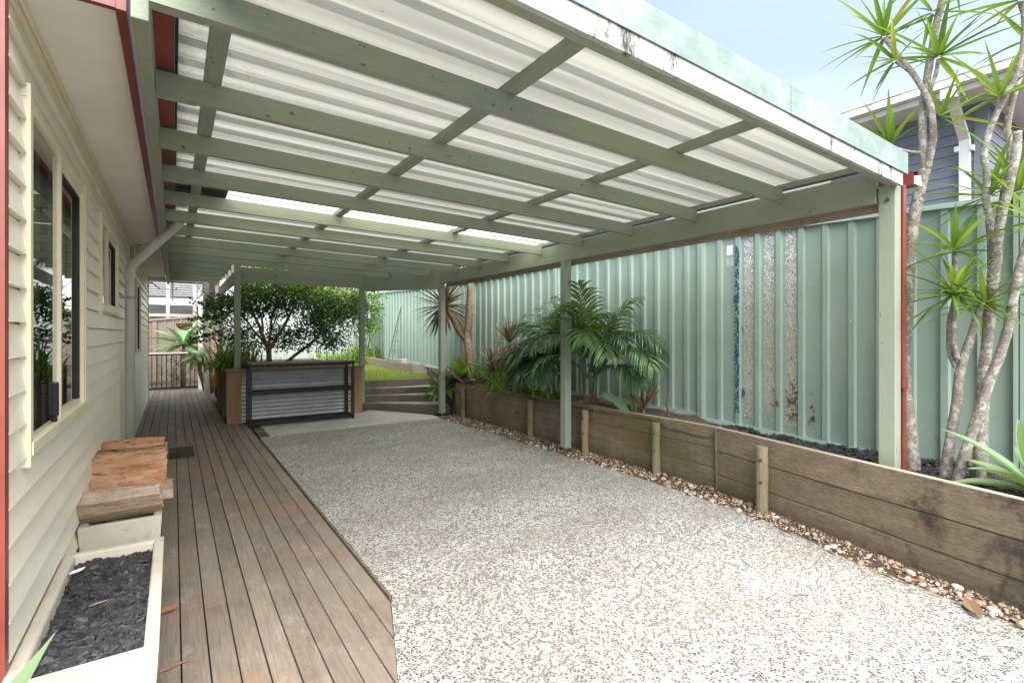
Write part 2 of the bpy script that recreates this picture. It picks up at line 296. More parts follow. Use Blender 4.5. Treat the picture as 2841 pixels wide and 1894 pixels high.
# stencil paint
t = NT('paint_white'); z = t.xyz()[2]; c = t.mix(t.rng(z, .9, 1.75), (.62, .58, .38), (.86, .87, .86)); t.pr(c, .5); M['paint_white'] = t.m
simple('paint_blue', (.012, .10, .26), .5)
def spray(name, col, lo, hi, scale=5, edge=True, st=(1, 1, 1)):
    """sprayed paint or rust: patchy, fading towards the edges of its patch"""
    t = NT(name); tcn = t.n('ShaderNodeTexCoord'); g = t.xyz(tcn.outputs['Generated'])
    def ed(q): return t.math('MULTIPLY', t.rng(q, 0, .25), t.rng(q, 1, .75))
    e = t.math('MULTIPLY', ed(g[1]), t.rng(g[2], 0, .06)) if edge == 'y' else t.math('MULTIPLY', ed(g[1]), ed(g[2]))
    a = t.math('MULTIPLY', e, t.rng(t.noise(scale, 9, .75, t.map(st)), lo, hi))
    p = t.pr(col, .75, 0, None, .2, False); tp = t.n('ShaderNodeBsdfTransparent'); t.mixs(a, tp.outputs[0], p); M[name] = t.m
spray('overspray', (.60, .68, .68), .15, 1.0, 3, 'y'); spray('rust', (.15, .06, .025), .50, .58, 26, True); spray('blue_spray', (.015, .11, .30), .45, .62, 9, True)

# ---------------------------------------------------------------- mesh helpers
class MB:
    def __init__(s): s.v = []; s.f = []; s.r = []; s.mi = []; s.cur = 0
    def face(s, idx, r=.5): s.f.append(idx); s.r.append(r); s.mi.append(s.cur)
    def poly(s, pts, r=.5):
        b = len(s.v); s.v += [tuple(p) for p in pts]; s.face(tuple(range(b, b+len(pts))), r)
    def hexa(s, p, r=.5):
        """p: 4 bottom then 4 top points, counter-clockwise seen from above"""
        b = len(s.v); s.v += [tuple(q) for q in p]
        for f in ((3, 2, 1, 0), (4, 5, 6, 7), (0, 1, 5, 4), (1, 2, 6, 5), (2, 3, 7, 6), (3, 0, 4, 7)): s.face(tuple(b+i for i in f), r)
    def box(s, x0, x1, y0, y1, z0, z1, r=.5):
        s.hexa([(x0, y0, z0), (x1, y0, z0), (x1, y1, z0), (x0, y1, z0), (x0, y0, z1), (x1, y0, z1), (x1, y1, z1), (x0, y1, z1)], r)
    def beam(s, a, b, wd, h, r=.5, up=(0, 0, 1)):
        """bar from a to b (centres of the bottom edge), width wd, height h"""
        a = Vector(a); b = Vector(b); d = (b-a).normalized(); u = Vector(up); sd_ = d.cross(u).normalized()*(wd/2); u = sd_.cross(d).normalized()*h
        s.hexa([a-sd_, b-sd_, b+sd_, a+sd_, a-sd_+u, b-sd_+u, b+sd_+u, a+sd_+u][::1], r)
    def tube(s, pts, rad, n=8, r=.5, caps=True):
        pts = [Vector(p) for p in pts]
        if isinstance(rad, (int, float)): rad = [rad]*len(pts)
        rings = []; prev = None
        for i, p in enumerate(pts):
            d = (pts[min(i+1, len(pts)-1)]-pts[max(i-1, 0)])
            d = d.normalized() if d.length > 1e-9 else Vector((0, 0, 1))
            if prev is None: a = d.orthogonal().normalized()
            else:
                a = prev-d*prev.dot(d); a = a.normalized() if a.length > 1e-6 else d.orthogonal().normalized()
            prev = a; c_ = d.cross(a); b0 = len(s.v)
            for k in range(n):
                th = 2*math.pi*k/n; s.v.append(tuple(p+(a*math.cos(th)+c_*math.sin(th))*rad[i]))
            rings.append(b0)
        for i in range(len(rings)-1):
            for k in range(n):
                k2 = (k+1) % n; s.face((rings[i]+k, rings[i]+k2, rings[i+1]+k2, rings[i+1]+k), r)
        if caps:
            s.face(tuple(rings[0]+k for k in range(n))[::-1], r); s.face(tuple(rings[-1]+k for k in range(n)), r)
    def blade(s, base, d, Ln, wd, droop=.5, seg=6, fold=.25, prof=None, r=.5, side=None, twist=0.):
        """strap leaf: path starts along d and bends down; V-folded cross-section"""
        p = Vector(base); d = Vector(d).normalized(); st = Ln/seg
        sv = side or d.cross(Vector((0, 0, 1)))
        sv = Vector(sv)
        if sv.length < 1e-4: sv = Vector((random.uniform(-1, 1), random.uniform(-1, 1), 0))
        sv.normalize(); b0 = len(s.v)
        for i in range(seg+1):
            t_ = i/seg; k = (prof(t_) if prof else min(1, .45+2.5*t_)*(1-t_**2.2))*wd/2; k = max(k, wd*.015)
            up = sv.cross(d).normalized(); sv2 = (Matrix.Rotation(twist*t_, 3, d) @ sv) if twist else sv
            s.v += [tuple(p-sv2*k+up*k*fold), tuple(p-up*k*fold*.3), tuple(p+sv2*k+up*k*fold)]
            p = p+d*st; d = (d+Vector((0, 0, -1))*droop*(st/max(Ln, .01))*(.35+1.3*t_)).normalized()
            sv = (sv-d*sv.dot(d)).normalized()
        for i in range(seg):
            a = b0+3*i
            s.face((a, a+1, a+4, a+3), r); s.face((a+1, a+2, a+5, a+4), r)
    def build(s, name, mats, parent=None, smooth=False, bevel=0, off=None):
        o_ = Vector(off) if off is not None else (OFF.get(parent.name, Vector()) if parent else Vector())
        me = bpy.data.meshes.new(name); vs = [(x-o_.x, y-o_.y, z-o_.z) for x, y, z in s.v]
        me.from_pydata(vs, [], s.f); 
        for m_ in (mats if isinstance(mats, (list, tuple)) else [mats]): me.materials.append(M[m_])
        at = me.attributes.new('rnd', 'FLOAT', 'FACE'); at.data.foreach_set('value', s.r)
        if any(s.mi): me.polygons.foreach_set('material_index', s.mi)
        if smooth: me.polygons.foreach_set('use_smooth', [True]*len(s.f))
        me.update(); ob = bpy.data.objects.new(name, me); C.objects.link(ob)
        if parent: ob.parent = parent
        elif off is not None: ob.location = o_
        OFF[ob.name] = o_
        if bevel:
            bm_ = ob.modifiers.new('bevel', 'BEVEL'); bm_.width = bevel; bm_.segments = 2; bm_.limit_method = 'ANGLE'
        return ob
OFF = {}
def thing(name, loc, label, cat, group=None, rz=0):
    o = bpy.data.objects.new(name, None); C.objects.link(o); o.location = loc; o.rotation_euler = (0, 0, rz); o.empty_display_size = .1
    OFF[o.name] = Vector(loc); tag(o, label, cat, group); return o
def tag(o, label, cat, group=None, kind=None):
    if label: o['label'] = label
    if cat: o['category'] = cat
    if group: o['group'] = group
    if kind: o['kind'] = kind
    return o
def struct(o): o['kind'] = 'structure'; return o
U = random.uniform
def sph(az, el): return Vector((math.cos(el)*math.cos(az), math.cos(el)*math.sin(az), math.sin(el)))

# ================================================================ SETTING
g = MB(); g.poly([(-400, -400, -.06), (400, -400, -.06), (400, 400, -.06), (-400, 400, -.06)]); struct(g.build('ground', 'soil'))
# exposed aggregate slab in two pours with an open joint
def slab(poly, z0, z1, name, mat):
    m = MB(); n = len(poly); b = len(m.v)
    m.v += [(x, y, z0) for x, y in poly]+[(x, y, z1) for x, y in poly]
    m.face(tuple(b+n+i for i in range(n))); 
    for i in range(n): j = (i+1) % n; m.face((b+i, b+j, b+n+j, b+n+i))
    return m.build(name, mat)
struct(slab([(.955, 2.535), (3.64, 2.075), (3.70, 3.14), (3.70, 4.4), (3.62, 7.47), (.955, 7.40)], -.05, 0, 'concrete_slab', 'aggregate'))
struct(slab([(-.6, -6), (3.3, -6), (3.24, .2), (3.31, .6), (3.42, 1.36), (3.632, 2.040), (.953, 2.498), (.93, 2.485), (.74, 1.9), (.40, 1.0), (0.05, 0), (-.6, -1.8)], -.05, 0, 'driveway', 'aggregate'))
struct(slab([(1.08, 7.40), (3.62, 7.475), (3.66, 7.8), (2.95, 8.95), (2.75, 8.8), (1.08, 8.72)], -.05, .004, 'concrete_strip', 'smooth_concrete'))
# timber deck, boards running along the house
m = MB(); rr = random.Random(3); pitch = .1; n = 0
def deckboards(x0, x1, ya, yb, clip=None):
    x = x0
    while x < x1-.02:
        y = ya-rr.uniform(0, 2.5)
        while y < yb:
            y2 = min(y+rr.choice([1.8, 2.4, 3.0, 3.6]), yb); a = max(y, ya); xr = min(x+.094, x1)
            if clip:
                ca, cb = clip(x), clip(xr)
                if a < max(ca, cb):
                    pa, pb = max(a, ca), max(a, cb)
                else: pa = pb = a
            else: pa = pb = a
            if y2-.003 > max(pa, pb)+.05:
                zt = rr.uniform(-.0015, .0015)
                m.hexa([(x, pa, -.025), (xr, pb, -.025), (xr, y2-.003, -.025), (x, y2-.003, -.025), (x, pa, zt), (xr, pb, zt), (xr, y2-.003, zt), (x, y2-.003, zt)], rr.random())
            y = y2
        x += pitch
def dclip(x):   # diagonal end of the deck beside the driveway
    if x <= .03: return -2.0+0*x
    if x < .40: return (x-.05)*1.0/.35
    if x < .74: return 1.0+(x-.40)*.9/.34
    return 1.9+(x-.74)*.6/.19
deckboards(-.47, .945, -2, 8.7, dclip); deckboards(-.47, .66, 8.7, 12.72); deckboards(-2.27, .66, 12.72, 15.0)
m.box(.945, .953, 2.55, 7.4, -.06, -.004, .8)
struct(m.build('deck', 'deck', bevel=.0015))
# white flakes of petals and grit on deck? kept as real leaves further down

# raised garden bed soil behind the retaining wall
def bedz(x, y):
    z = .43 if y < 2.6 else .46
    if y > 3.2: z += .05
    if y > 6.2: z += min(.12, (y-6.2)*.10)
    return z+mnoise.noise(Vector((x*3, y*3, 0)))*.035
m = MB(); nx, ny = 10, 80; xs = lambda i, y: (3.98 if y > 2.6 else 3.47+max(0, y-.4)*.218 if y > .4 else 3.45) + (4.64-(3.98 if y > 2.6 else 3.47+max(0, y-.4)*.218 if y > .4 else 3.45))*i/nx
for j in range(ny+1):
    y = -2+ (8.6+2)*j/ny
    for i in range(nx+1): x = xs(i, y); m.v.append((x, y, bedz(x, y)))
for j in range(ny):
    for i in range(nx): a = j*(nx+1)+i; m.face((a, a+1, a+nx+2, a+nx+1))
struct(m.build('garden_soil', 'soil', smooth=True))
# lawn terrace
def lz(x, y): return .455+.022*max(0, y-9.5)*1.6+.03*mnoise.noise(Vector((x*.8, y*.8, 3)))
m = MB(); nx = ny = 30
def lawnpt(i, j):
    x = -.2+i/nx*6.4; y = 9.60+j/ny*4.5
    return (x, y, lz(x, y))
for j in range(ny+1):
    for i in range(nx+1): m.v.append(lawnpt(i, j))
for j in range(ny):
    for i in range(nx):
        if lawnpt(i, j)[0] < 1.3 or (lawnpt(i, j)[0] < 2.7 and lawnpt(i, j)[1] < 12.2): continue
        a = j*(nx+1)+i; m.face((a, a+1, a+nx+2, a+nx+1))
struct(m.build('lawn', 'lawn_soil', smooth=True))
m = MB(); rr = random.Random(5)
for k in range(30000):
    x = rr.uniform(2.75, 5.2); y = 9.62+4.2*rr.random()**1.4
    ex = 4.62-(y-10.2)*.0 if y < 10.3 else 4.62+(y-10.3)*.16
    if x > ex: continue
    zz = lz(x, y); h = rr.uniform(.02, .055); a = rr.uniform(0, 6.28); dx, dy = math.cos(a)*.006, math.sin(a)*.006; lx, ly = rr.uniform(-.02, .02), rr.uniform(-.02, .02)
    m.poly([(x-dx, y-dy, zz), (x+dx, y+dy, zz), (x+lx, y+ly, zz+h)], rr.random())
gr = m.build('lawn_grass', 'grass_blade'); tag(gr, 'short bright green lawn grass above the garden steps', 'grass', kind='stuff')

# ================================================================ HOUSE
WX = -.45
house = thing('house', (WX, 2.2, 0), 'cream weatherboard house wall with windows, soffit and red fascia on the left', 'house')
LP = .12
def boardwall(y0, y1, z0, z1):
    m = MB(); k = math.floor((z0+.02)/LP)
    while k*LP-.02 < z1-.001:
        a = max(z0, k*LP-.02); b = min(z1, (k+1)*LP-.02)
        if b-a > .004:
            fa = (a-(k*LP-.02))/LP; fb = (b-(k*LP-.02))/LP
            xa = WX+.020*(1-fa); xb = WX+.020*(1-fb); r_ = (k*37 % 11)/11
            g_ = .007 if fb > .99 else 0
            m.hexa([(WX-.05, y0, a), (xa, y0, a), (xa, y1, a), (WX-.05, y1, a), (WX-.05, y0, b-g_), (xb, y0, b-g_), (xb, y1, b-g_), (WX-.05, y1, b-g_)], r_)
            if g_: m.box(WX-.05, WX-.012, y0, y1, b-g_, b, r_)
        k += 1
    return m
wins = [(2.46, 3.78, .955, 2.22), (4.62, 5.86, 1.56, 2.22), (8.15, 9.70, 1.08, 2.17)]
allm = MB(); y = 2.205
def addw(q):
    b = len(allm.v); allm.v += q.v; allm.f += [tuple(i+b for i in f) for f in q.f]; allm.r += q.r; allm.mi += q.mi
for (a, b, z0, z1) in wins:
    addw(boardwall(y, a, -.05, 2.40)); addw(boardwall(a, b, -.05, z0)); addw(boardwall(a, b, z1, 2.40)); y = b
addw(boardwall(y, 12.7, -.05, 2.40)); allm.build('wall', 'weatherboard', house)
m = MB(); m.box(WX-.05, WX+.012, 2.22, 12.70, 2.40, 2.455); m.box(WX-.05, WX+.022, 2.22, 12.70, 2.455, 2.52); m.box(WX+.022, WX+.034, 2.22, 12.7, 2.485, 2.52)
m.build('cornice', 'cream_trim', house, bevel=.004)
m = MB(); m.box(WX-.012, WX+.03, 12.70, 12.73, -.05, 2.5); m.build('corner_trim', 'cream_trim', house)
m = MB(); m.box(-6, WX-.012, 12.70, 12.72, -.05, 2.5); m.build('end_wall', 'weatherboard', house)
m = MB(); m.box(WX-.02, WX+.018, 2.16, 2.205, -.04, 2.5); m.box(-4, WX-.02, 2.17, 2.22, -.04, 2.5); m.build('corner_trim', 'red_paint', house)
m = MB(); m.box(WX-.3, -.165, 2.19, 12.72, 2.52, 2.535); m.build('soffit', 'cream_soffit', house)
for yj in (4.6, 7.0, 9.4): 
    pass
m = MB(); m.box(-.165, -.135, 2.17, 12.72, 2.49, 2.68); m.box(-4, -.165, 2.165, 2.19, 2.49, 2.66); m.build('fascia', 'red_paint', house)
m = MB()   # quad gutter above the ledger
for (x0, x1, z0, z1) in ((-.062, .004, 2.560, 2.566), (.0, .004, 2.566, 2.60), (-.066, -.062, 2.560, 2.67)): m.box(x0, x1, 2.10, 12.6, z0, z1)
m.build('gutter', 'red_paint', house)
m = MB(); m.box(.0045, .016, 2.10, 12.6, 2.555, 2.68); m.build('gap_shade_strip', 'dark_metal', house)  # added dark strip standing in for the shaded gap at the sheet ends
m = MB(); m.hexa([(-5, 2.1, 3.9), (-.13, 2.1, 2.68), (-.13, 12.9, 2.68), (-5, 12.9, 3.9), (-5, 2.1, 3.94), (-.10, 2.1, 2.71), (-.10, 12.9, 2.71), (-5, 12.9, 3.94)]); m.build('roof', 'roof_metal', house)
m = MB()
for (a, b) in ((2.3, 12.6),): 
    m.box(-3.0, -2.95, a, b, -.05, 2.5); m.box(-3, WX-.2, a, b, -.06, -.02); m.box(-3, WX-.06, a, b, 2.42, 2.46)
    for yy in (2.3, 4.2, 7.6, 11): m.box(-3, WX-.06, yy, yy+.03, -.02, 2.42)
m.build('room', 'room', house)
def window(a, b, z0, z1, mull, curt, extra=False):
    X0 = WX
    f = MB(); e = .035; X1 = X0+.026
    f.box(X0-.03, X1, a, b, z1-e, z1); f.box(X0-.03, X1+.008, a-.01, b+.01, z0-.012, z0+e)
    f.box(X0-.03, X1, a, a+e, z0+e, z1-e); f.box(X0-.03, X1, b-e, b, z0+e, z1-e)
    f.box(X0, X1+.004, a-.03, a, z0-.05, z1+.05); f.box(X0, X1+.004, b, b+.03, z0-.02, z1+.02); 
    f.box(X0-.02, X0+.02, a-.035, b+.03, z1, z1+.03)
    wo_ = f.build('window', 'cream_trim', house, bevel=.002)
    q = MB(); q.box(X0+.004, X0+.024, mull-.014, mull+.014, z0+e, z1-e); q.build('mullion', 'cream_trim', wo_)
    # sliding sash with black seal sits behind on the far half
    q = MB(); s0, s1 = mull+.014, b-e
    for (y0_, y1_, za, zb) in ((s1-.05, s1, z0+e, z1-e), (s0, s0+.03, z0+e, z1-e), (s0+.03, s1-.05, z1-e-.04, z1-e), (s0+.03, s1-.05, z0+e, z0+e+.03)): q.box(X0-.014, X0+.010, y0_, y1_, za, zb)
    q.build('sash', 'cream_trim', wo_)
    q = MB(); q.box(X0-.010, X0+.013, s1-.085, s1-.05, z0+e+.03, z1-e-.04); q.box(X0-.010, X0+.013, s0+.03, s1-.05, z1-e-.055, z1-e-.04); q.build('seal', 'dark_metal', wo_)
    q = MB(); q.poly([(X0+.010, a+e, z0+e), (X0+.010, mull-.014, z0+e), (X0+.010, mull-.014, z1-e), (X0+.010, a+e, z1-e)]); q.build('pane', 'glass', wo_)
    q = MB(); q.poly([(X0-.002, s0, z0+e), (X0-.002, s1, z0+e), (X0-.002, s1, z1-e), (X0-.002, s0, z1-e)]); q.build('pane', 'glass', wo_)
    for (c0, c1) in curt:
        q = MB(); nn = max(6, int((c1-c0)/.03)); 
        for k in range(nn):
            ya, yb = c0+(c1-c0)*k/nn, c0+(c1-c0)*(k+1)/nn; xa = X0-.045+.010*math.sin(k*1.7); xb = X0-.045+.010*math.sin((k+1)*1.7)
            q.poly([(xa, ya, z0-.1), (xb, yb, z0-.1), (xb, yb, z1), (xa, ya, z1)])
        q.build('curtain', 'curtain', wo_)
    if extra:
        q = MB(); q.box(X0+.0, X0+.024, mull-.10, mull-.055, z0+.06, z0+.21); q.box(X0-.0, X0+.020, mull-.09, mull-.065, z0+.02, z0+.06); q.build('latch', 'dark_metal', wo_, bevel=.004)
window(*wins[0], 3.06, [(2.74, 2.87), (2.93, 3.0), (3.20, 3.34), (3.46, 3.62)], True); window(*wins[1], 5.05, [(5.3, 5.7)]); window(*wins[2], 8.9, [(9.2, 9.5)])  # curtains; the near window's cream bands also imitate reflected frames in the glass
# stormwater pipe of the house
dp = MB(); dp.tube([(-.365, 6.35, -.0), (-.365, 6.35, 1.99), (-.352, 6.35, 2.05), (-.33, 6.33, 2.09), (.06, 6.02, 2.50)], [.042]*5, 16); d_ = dp.build('downpipe', 'grey_pvc', house, smooth=True)
m = MB()
for z0, z1 in ((1.93, 1.99),): m.tube([(-.365, 6.35, z0), (-.365, 6.35, z1)], .0455, 16)
m.tube([(-.345, 6.34, 2.075), (-.315, 6.315, 2.11)], .046, 16); m.build('collar', 'grey_pvc', d_, smooth=False)
for z in (.19, 1.73):
    m = MB(); m.tube([(-.365, 6.35, z), (-.365, 6.35, z+.028)], .0445, 16); m.box(-.45, -.38, 6.29, 6.30, z, z+.028); m.build('bracket', 'pvc_band', d_)
m = MB(); m.tube([(-.33, 8.0, 2.52), (-.33, 8.0, 2.49)], .05, 14); m.tube([(-.33, 8.0, 2.49), (-.31, 7.9, 2.43)], [.03, .042], 12); m.tube([(-.33, 8.0, 2.49), (-.36, 7.93, 2.44)], [.03, .04], 12); m.build('floodlight', 'cream_trim', house, smooth=True)
m = MB(); P_ = [(-.45, 12.6, 2.44), (-.36, 12.7, 2.43), (-.28, 12.76, 2.36), (-.22, 12.78, 2.31), (-.12, 12.78, 2.325), (.0, 12.78, 2.31), (.06, 12.78, 2.34), (.07, 12.78, 2.42)]; m.tube(P_, .012, 8); m.build('conduit', 'pvc_band', house, smooth=True)

# ================================================================ PERGOLA
pg = thing('pergola', (0, 1.2, 0), 'sage green timber pergola with corrugated roof covering the paved patio', 'pergola')
SL = .021
def zr(x): return 2.435-SL*(x+.06)          # underside of the rafters
def par(n): return pg
m = MB(); m.box(-.115, -.066, 2.02, 12.5, 2.40, 2.56); m.build('ledger', 'paint_y', pg, bevel=.003)
RY = [1.975+.735*i for i in range(11)]
RX1 = [3.76]*8+[3.60, 3.16, .78]
def rafter(y, x0, x1, first=False):
    m = MB(); h = .105
    m.hexa([(x0, y-.022, zr(x0)), (x1, y-.022, zr(x1)), (x1, y+.022, zr(x1)), (x0, y+.022, zr(x0)), (x0, y-.022, zr(x0)+h), (x1, y-.022, zr(x1)+h), (x1, y+.022, zr(x1)+h), (x0, y+.022, zr(x0)+h)], random.random())
    ob = m.build('rafter', 'paint_x', pg, bevel=.003)
    q = MB(); z0 = zr(x0)   # pressed-metal joist hanger
    q.hexa([(x0, y-.0255, z0-.003), (x0+.15, y-.0255, z0-.005), (x0+.15, y+.0255, z0-.005), (x0, y+.0255, z0-.003), (x0, y-.0255, z0+.085), (x0+.10, y-.0255, z0+.075), (x0+.10, y+.0255, z0+.075), (x0, y+.0255, z0+.085)])
    q.build('joist_hanger', 'paint_x', ob)
    return ob
for y, x1 in zip(RY, RX1): rafter(y, -.064, x1)
for i in range(5): rafter(9.325+.62*(i+1), -.064, .78)
# front edge rafter with white fascia and folded cap flashing
def edge(y0, y1, dz0, dz1, x0, x1, mat, name, bev=.003):
    m = MB(); m.hexa([(x0, y0, zr(x0)+dz0), (x1, y0, zr(x1)+dz0), (x1, y1, zr(x1)+dz0), (x0, y1, zr(x0)+dz0), (x0, y0, zr(x0)+dz1), (x1, y0, zr(x1)+dz1), (x1, y1, zr(x1)+dz1), (x0, y1, zr(x0)+dz1)])
    return m.build(name, mat, pg, bevel=bev)
edge(1.245, 1.29, -.04, .10, -.05, 3.79, 'paint_x', 'rafter'); edge(1.222, 1.244, -.045, .09, -.05, 3.79, 'barge_white', 'fascia')
xm = 2.45
edge(1.214, 1.219, .035, .165, -.05, xm, 'flashing', 'cap_flashing', .001); edge(1.211, 1.2165, .033, .166, xm-.04, 3.84, 'flashing', 'cap_flashing', .001)
edge(1.219, 1.34, .160, .165, -.05, 3.84, 'flashing', 'cap_flashing', 0)
# battens over the rafters
for x in (.15, 1.315, 2.56, 3.80):
    m = MB(); z = zr(x)+.105; ye = 9.35 if x < 2.4 else (9.0 if x < 3 else 7.75); ye = 12.4 if x < .5 else ye
    m.box(x-.035, x+.035, 1.29, ye, z, z+.038, .5); m.build('batten', 'paint_y', pg, bevel=.002)
# beams
BT = 2.40
def beam(a, b, z0, z1, mat='paint_y', wd=.045, name='beam'):
    m = MB(); m.beam((*a, z0), (*b, z0), wd, z1-z0); return m.build(name, mat, pg, bevel=.003)
beam((3.785, 1.36), (3.785, 7.70), 2.225, 2.425); beam((3.83, 7.72), (2.885, 9.05), 2.15, 2.47); beam((2.79, 8.99), (.88, 8.99), 2.20, 2.44, 'paint_x')
beam((.82, 9.05), (.82, 12.35), 2.19, 2.37); beam((3.88, 1.36), (3.88, 7.7), 2.185, 2.25, 'raw_batten', .035, 'cleat')
def post(x, y, z0, z1, s=.09, foot=True, name='post'):
    m = MB(); m.box(x-s/2, x+s/2, y-s/2, y+s/2, z0, z1); p = m.build(name, 'paint_z', pg, bevel=.004)
    if foot: q = MB(); q.tube([(x, y, -.03), (x, y, z0+.001)], .016, 10); q.box(x-.04, x+.04, y-.04, y+.04, z0-.004, z0+.0); q.build('stirrup', 'bolt', p)
    return p
p1 = post(3.825, 1.305, .38, 2.33, .092, False)
q = MB(); q.tube([(3.779, 1.30, 2.235), (3.770, 1.30, 2.235)], .013, 8); q.build('bolt', 'bolt', p1)
post(3.80, 4.49, .055, 2.235); post(3.80, 7.75, .03, 2.16); post(2.84, 9.07, -.0, 2.47, .085, False); post(.83, 8.93, .83, 2.47, .088, False); post(.83, 12.2, -.02, 2.36, .085, False)
m = MB(); m.box(-.42, -.385, 7.25, 7.33, 0, 2.4); m.build('wall_post', 'paint_z', pg)
# trapezoidal roof sheets on the battens
def roofsheet(y0, y1, xend, name, mat, x0=.0165):
    m = MB(); P_ = .19; prof = [(0, 0), (.105, 0), (.122, .026), (.168, .026), (.185, 0)]
    pts = []; y = math.floor(y0/P_)*P_
    while y < y1+P_:
        for dy, dz in prof: pts.append((y+dy, dz))
        y += P_
    def hz(q):
        for (a_, za), (b_, zb) in zip(pts, pts[1:]):
            if a_ <= q <= b_: return za+(zb-za)*(q-a_)/max(1e-6, b_-a_)
        return 0
    pts = [(y0, hz(y0))]+[(a, b) for a, b in pts if y0+.001 < a < y1-.001]+[(y1, hz(y1))]
    rows = []
    for (y, dz) in pts:
        xe = xend(y); row = []
        for k in range(13):
            x = x0+(xe-x0)*k/12; row.append(len(m.v)); m.v.append((x, y, zr(x)+.1435+dz))
        rows.append(row)
    for a, b in zip(rows, rows[1:]):
        for k in range(12): m.face((a[k], b[k], b[k+1], a[k+1]))
    o = m.build(name, mat, pg); s_ = o.modifiers.new('thick', 'SOLIDIFY'); s_.thickness = .002; s_.offset = 1
    return o
def xe(y): return 3.93 if y < 7.8 else (3.93-(y-7.8)*.72 if y < 9.2 else .95)
for a, b in ((1.26, 2.73), (2.73, 4.22), (4.22, 4.62)): roofsheet(a, b, xe, 'roof_sheet', 'roof_sheet')
roofsheet(4.62, 5.28, xe, 'skylight_sheet', 'clear_sheet', .36); roofsheet(4.61, 5.29, lambda y: .38, 'dark_sheet', 'dark_metal')
for a, b in ((5.28, 6.4), (6.4, 7.9), (7.9, 9.2), (9.2, 12.45)): roofsheet(a, b, xe, 'roof_sheet', 'roof_sheet_far')
m = MB(); z = 2.345
m.box(3.955, 4.045, 1.22, 7.7, z, z+.004); m.box(3.951, 3.955, 1.22, 7.7, z, z+.085); m.box(4.041, 4.045, 1.22, 7.7, z+.004, z+.10); m.box(3.955, 4.041, 1.22, 1.225, z+.004, z+.06); m.box(4.02, 4.041, 1.22, 7.7, z+.094, z+.098)
m.build('gutter', 'red_paint', pg)
m = MB(); m.poly([(3.96, 1.217, z+.005), (4.05, 1.205, z+.0), (4.055, 1.21, z+.07), (3.965, 1.216, z+.055)]); m.build('gutter_end', 'white_paint', pg)
m = MB(); m.box(3.905, 3.955, 1.255, 1.325, .40, 2.35); d_ = m.build('downpipe', 'red_paint', pg, bevel=.004)
m = MB(); m.box(3.885, 3.960, 1.249, 1.2545, 1.02, 1.10); m.box(3.875, 3.905, 1.25, 1.256, 1.03, 1.09); m.build('bracket', 'red_paint', d_)

# ================================================================ RETAINING WALL (sleepers and round stakes)
rw = thing('retaining_wall', (3.98, 2.65, 0), 'low retaining wall of stacked brown timber sleepers beside the patio', 'retaining wall')
def plank(a, b, z0, z1, th=.05, mat='sleeper', parent=None, top=None):
    """sleeper from a to b (front face line), thickness away from the patio"""
    a = Vector((*a, 0)); b = Vector((*b, 0)); d = (b-a).normalized(); nrm = Vector((d.y, -d.x, 0))
    if nrm.x < 0: nrm = -nrm
    nrm *= th; m = MB()
    n = max(2, int((b-a).length/.25)); rnd_ = random.random(); sd_ = random.uniform(0, 50)
    base = len(m.v)
    for i in range(n+1):
        p = a.lerp(b, i/n); w_ = mnoise.noise(Vector((sd_, i*.35, 0)))*.005; zz0 = z0+w_*.3; zz1 = z1+w_*.3
        for q, z in ((p+nrm*(w_*.8/.05*.05), zz0), (p+nrm, zz0), (p+nrm, zz1), (p+nrm*(w_*.8), zz1)): m.v.append((q.x+w_, q.y, z))
    for i in range(n):
        o = base+4*i
        for k in range(4): k2 = (k+1) % 4; m.face((o+k, o+k2, o+4+k2, o+4+k), rnd_)
    m.face((base, base+1, base+2, base+3), rnd_); o = base+4*n; m.face((o+3, o+2, o+1, o), rnd_)
    return m.build('sleeper', mat, parent or rw, bevel=.006)
F0, F1, F2 = (4.0, 7.62), (4.0, 2.62), (3.47, .42); 
for (a, b) in (((4.0, 7.62), (4.0, 5.42)), ((4.0, 5.41), (4.0, 3.30))):
    plank(a, b, .365, .55); plank(a, b, .185, .362); plank(a, b, -.03, .182)
plank((3.995, 4.22), (3.995, 2.64), .365, .552); plank((4.0, 3.29), (4.0, 2.64), .185, .362); plank((4.0, 3.29), (4.0, 2.64), -.03, .182)
def nl(y): return 3.44+(y-.42)*.232
def wallX(y): return 4.0 if y > 2.64 else nl(y)
for z0, z1, dx in ((.352, .557, -.0), (.150, .347, .006), (-.04, .145, .010)): plank((nl(-1.6)+dx, -1.6), (nl(2.64)+dx, 2.64), z0, z1, .055)
plank((4.02, 7.66), (4.55, 7.66), -.02, .55, .05)
for (x, y, h) in ((3.955, 7.28, .50), (3.955, 5.40, .50), (3.955, 4.33, .50), (3.955, 3.30, .50), (3.79, 2.13, .505)):
    m = MB(); r0 = .042 if y > 2.5 else .045; pts = []; rad = []
    for i in range(9): t_ = i/8; pts.append((x+mnoise.noise(Vector((y, i*.7, 1)))*.005, y, -.04+(h+.04)*t_)); rad.append(r0*(1+.09*mnoise.noise(Vector((y*3, i*1.3, 5)))))
    m.tube(pts, rad, 12, random.random()); o = m.build('stake', 'stake', rw, smooth=False)
    for bz in (h-.10, h-.27):
        q = MB(); q.tube([(x-r0-.006, y-.012, bz), (x-r0+.006, y-.012, bz)], .012, 8); q.build('bolt', 'bolt', o)

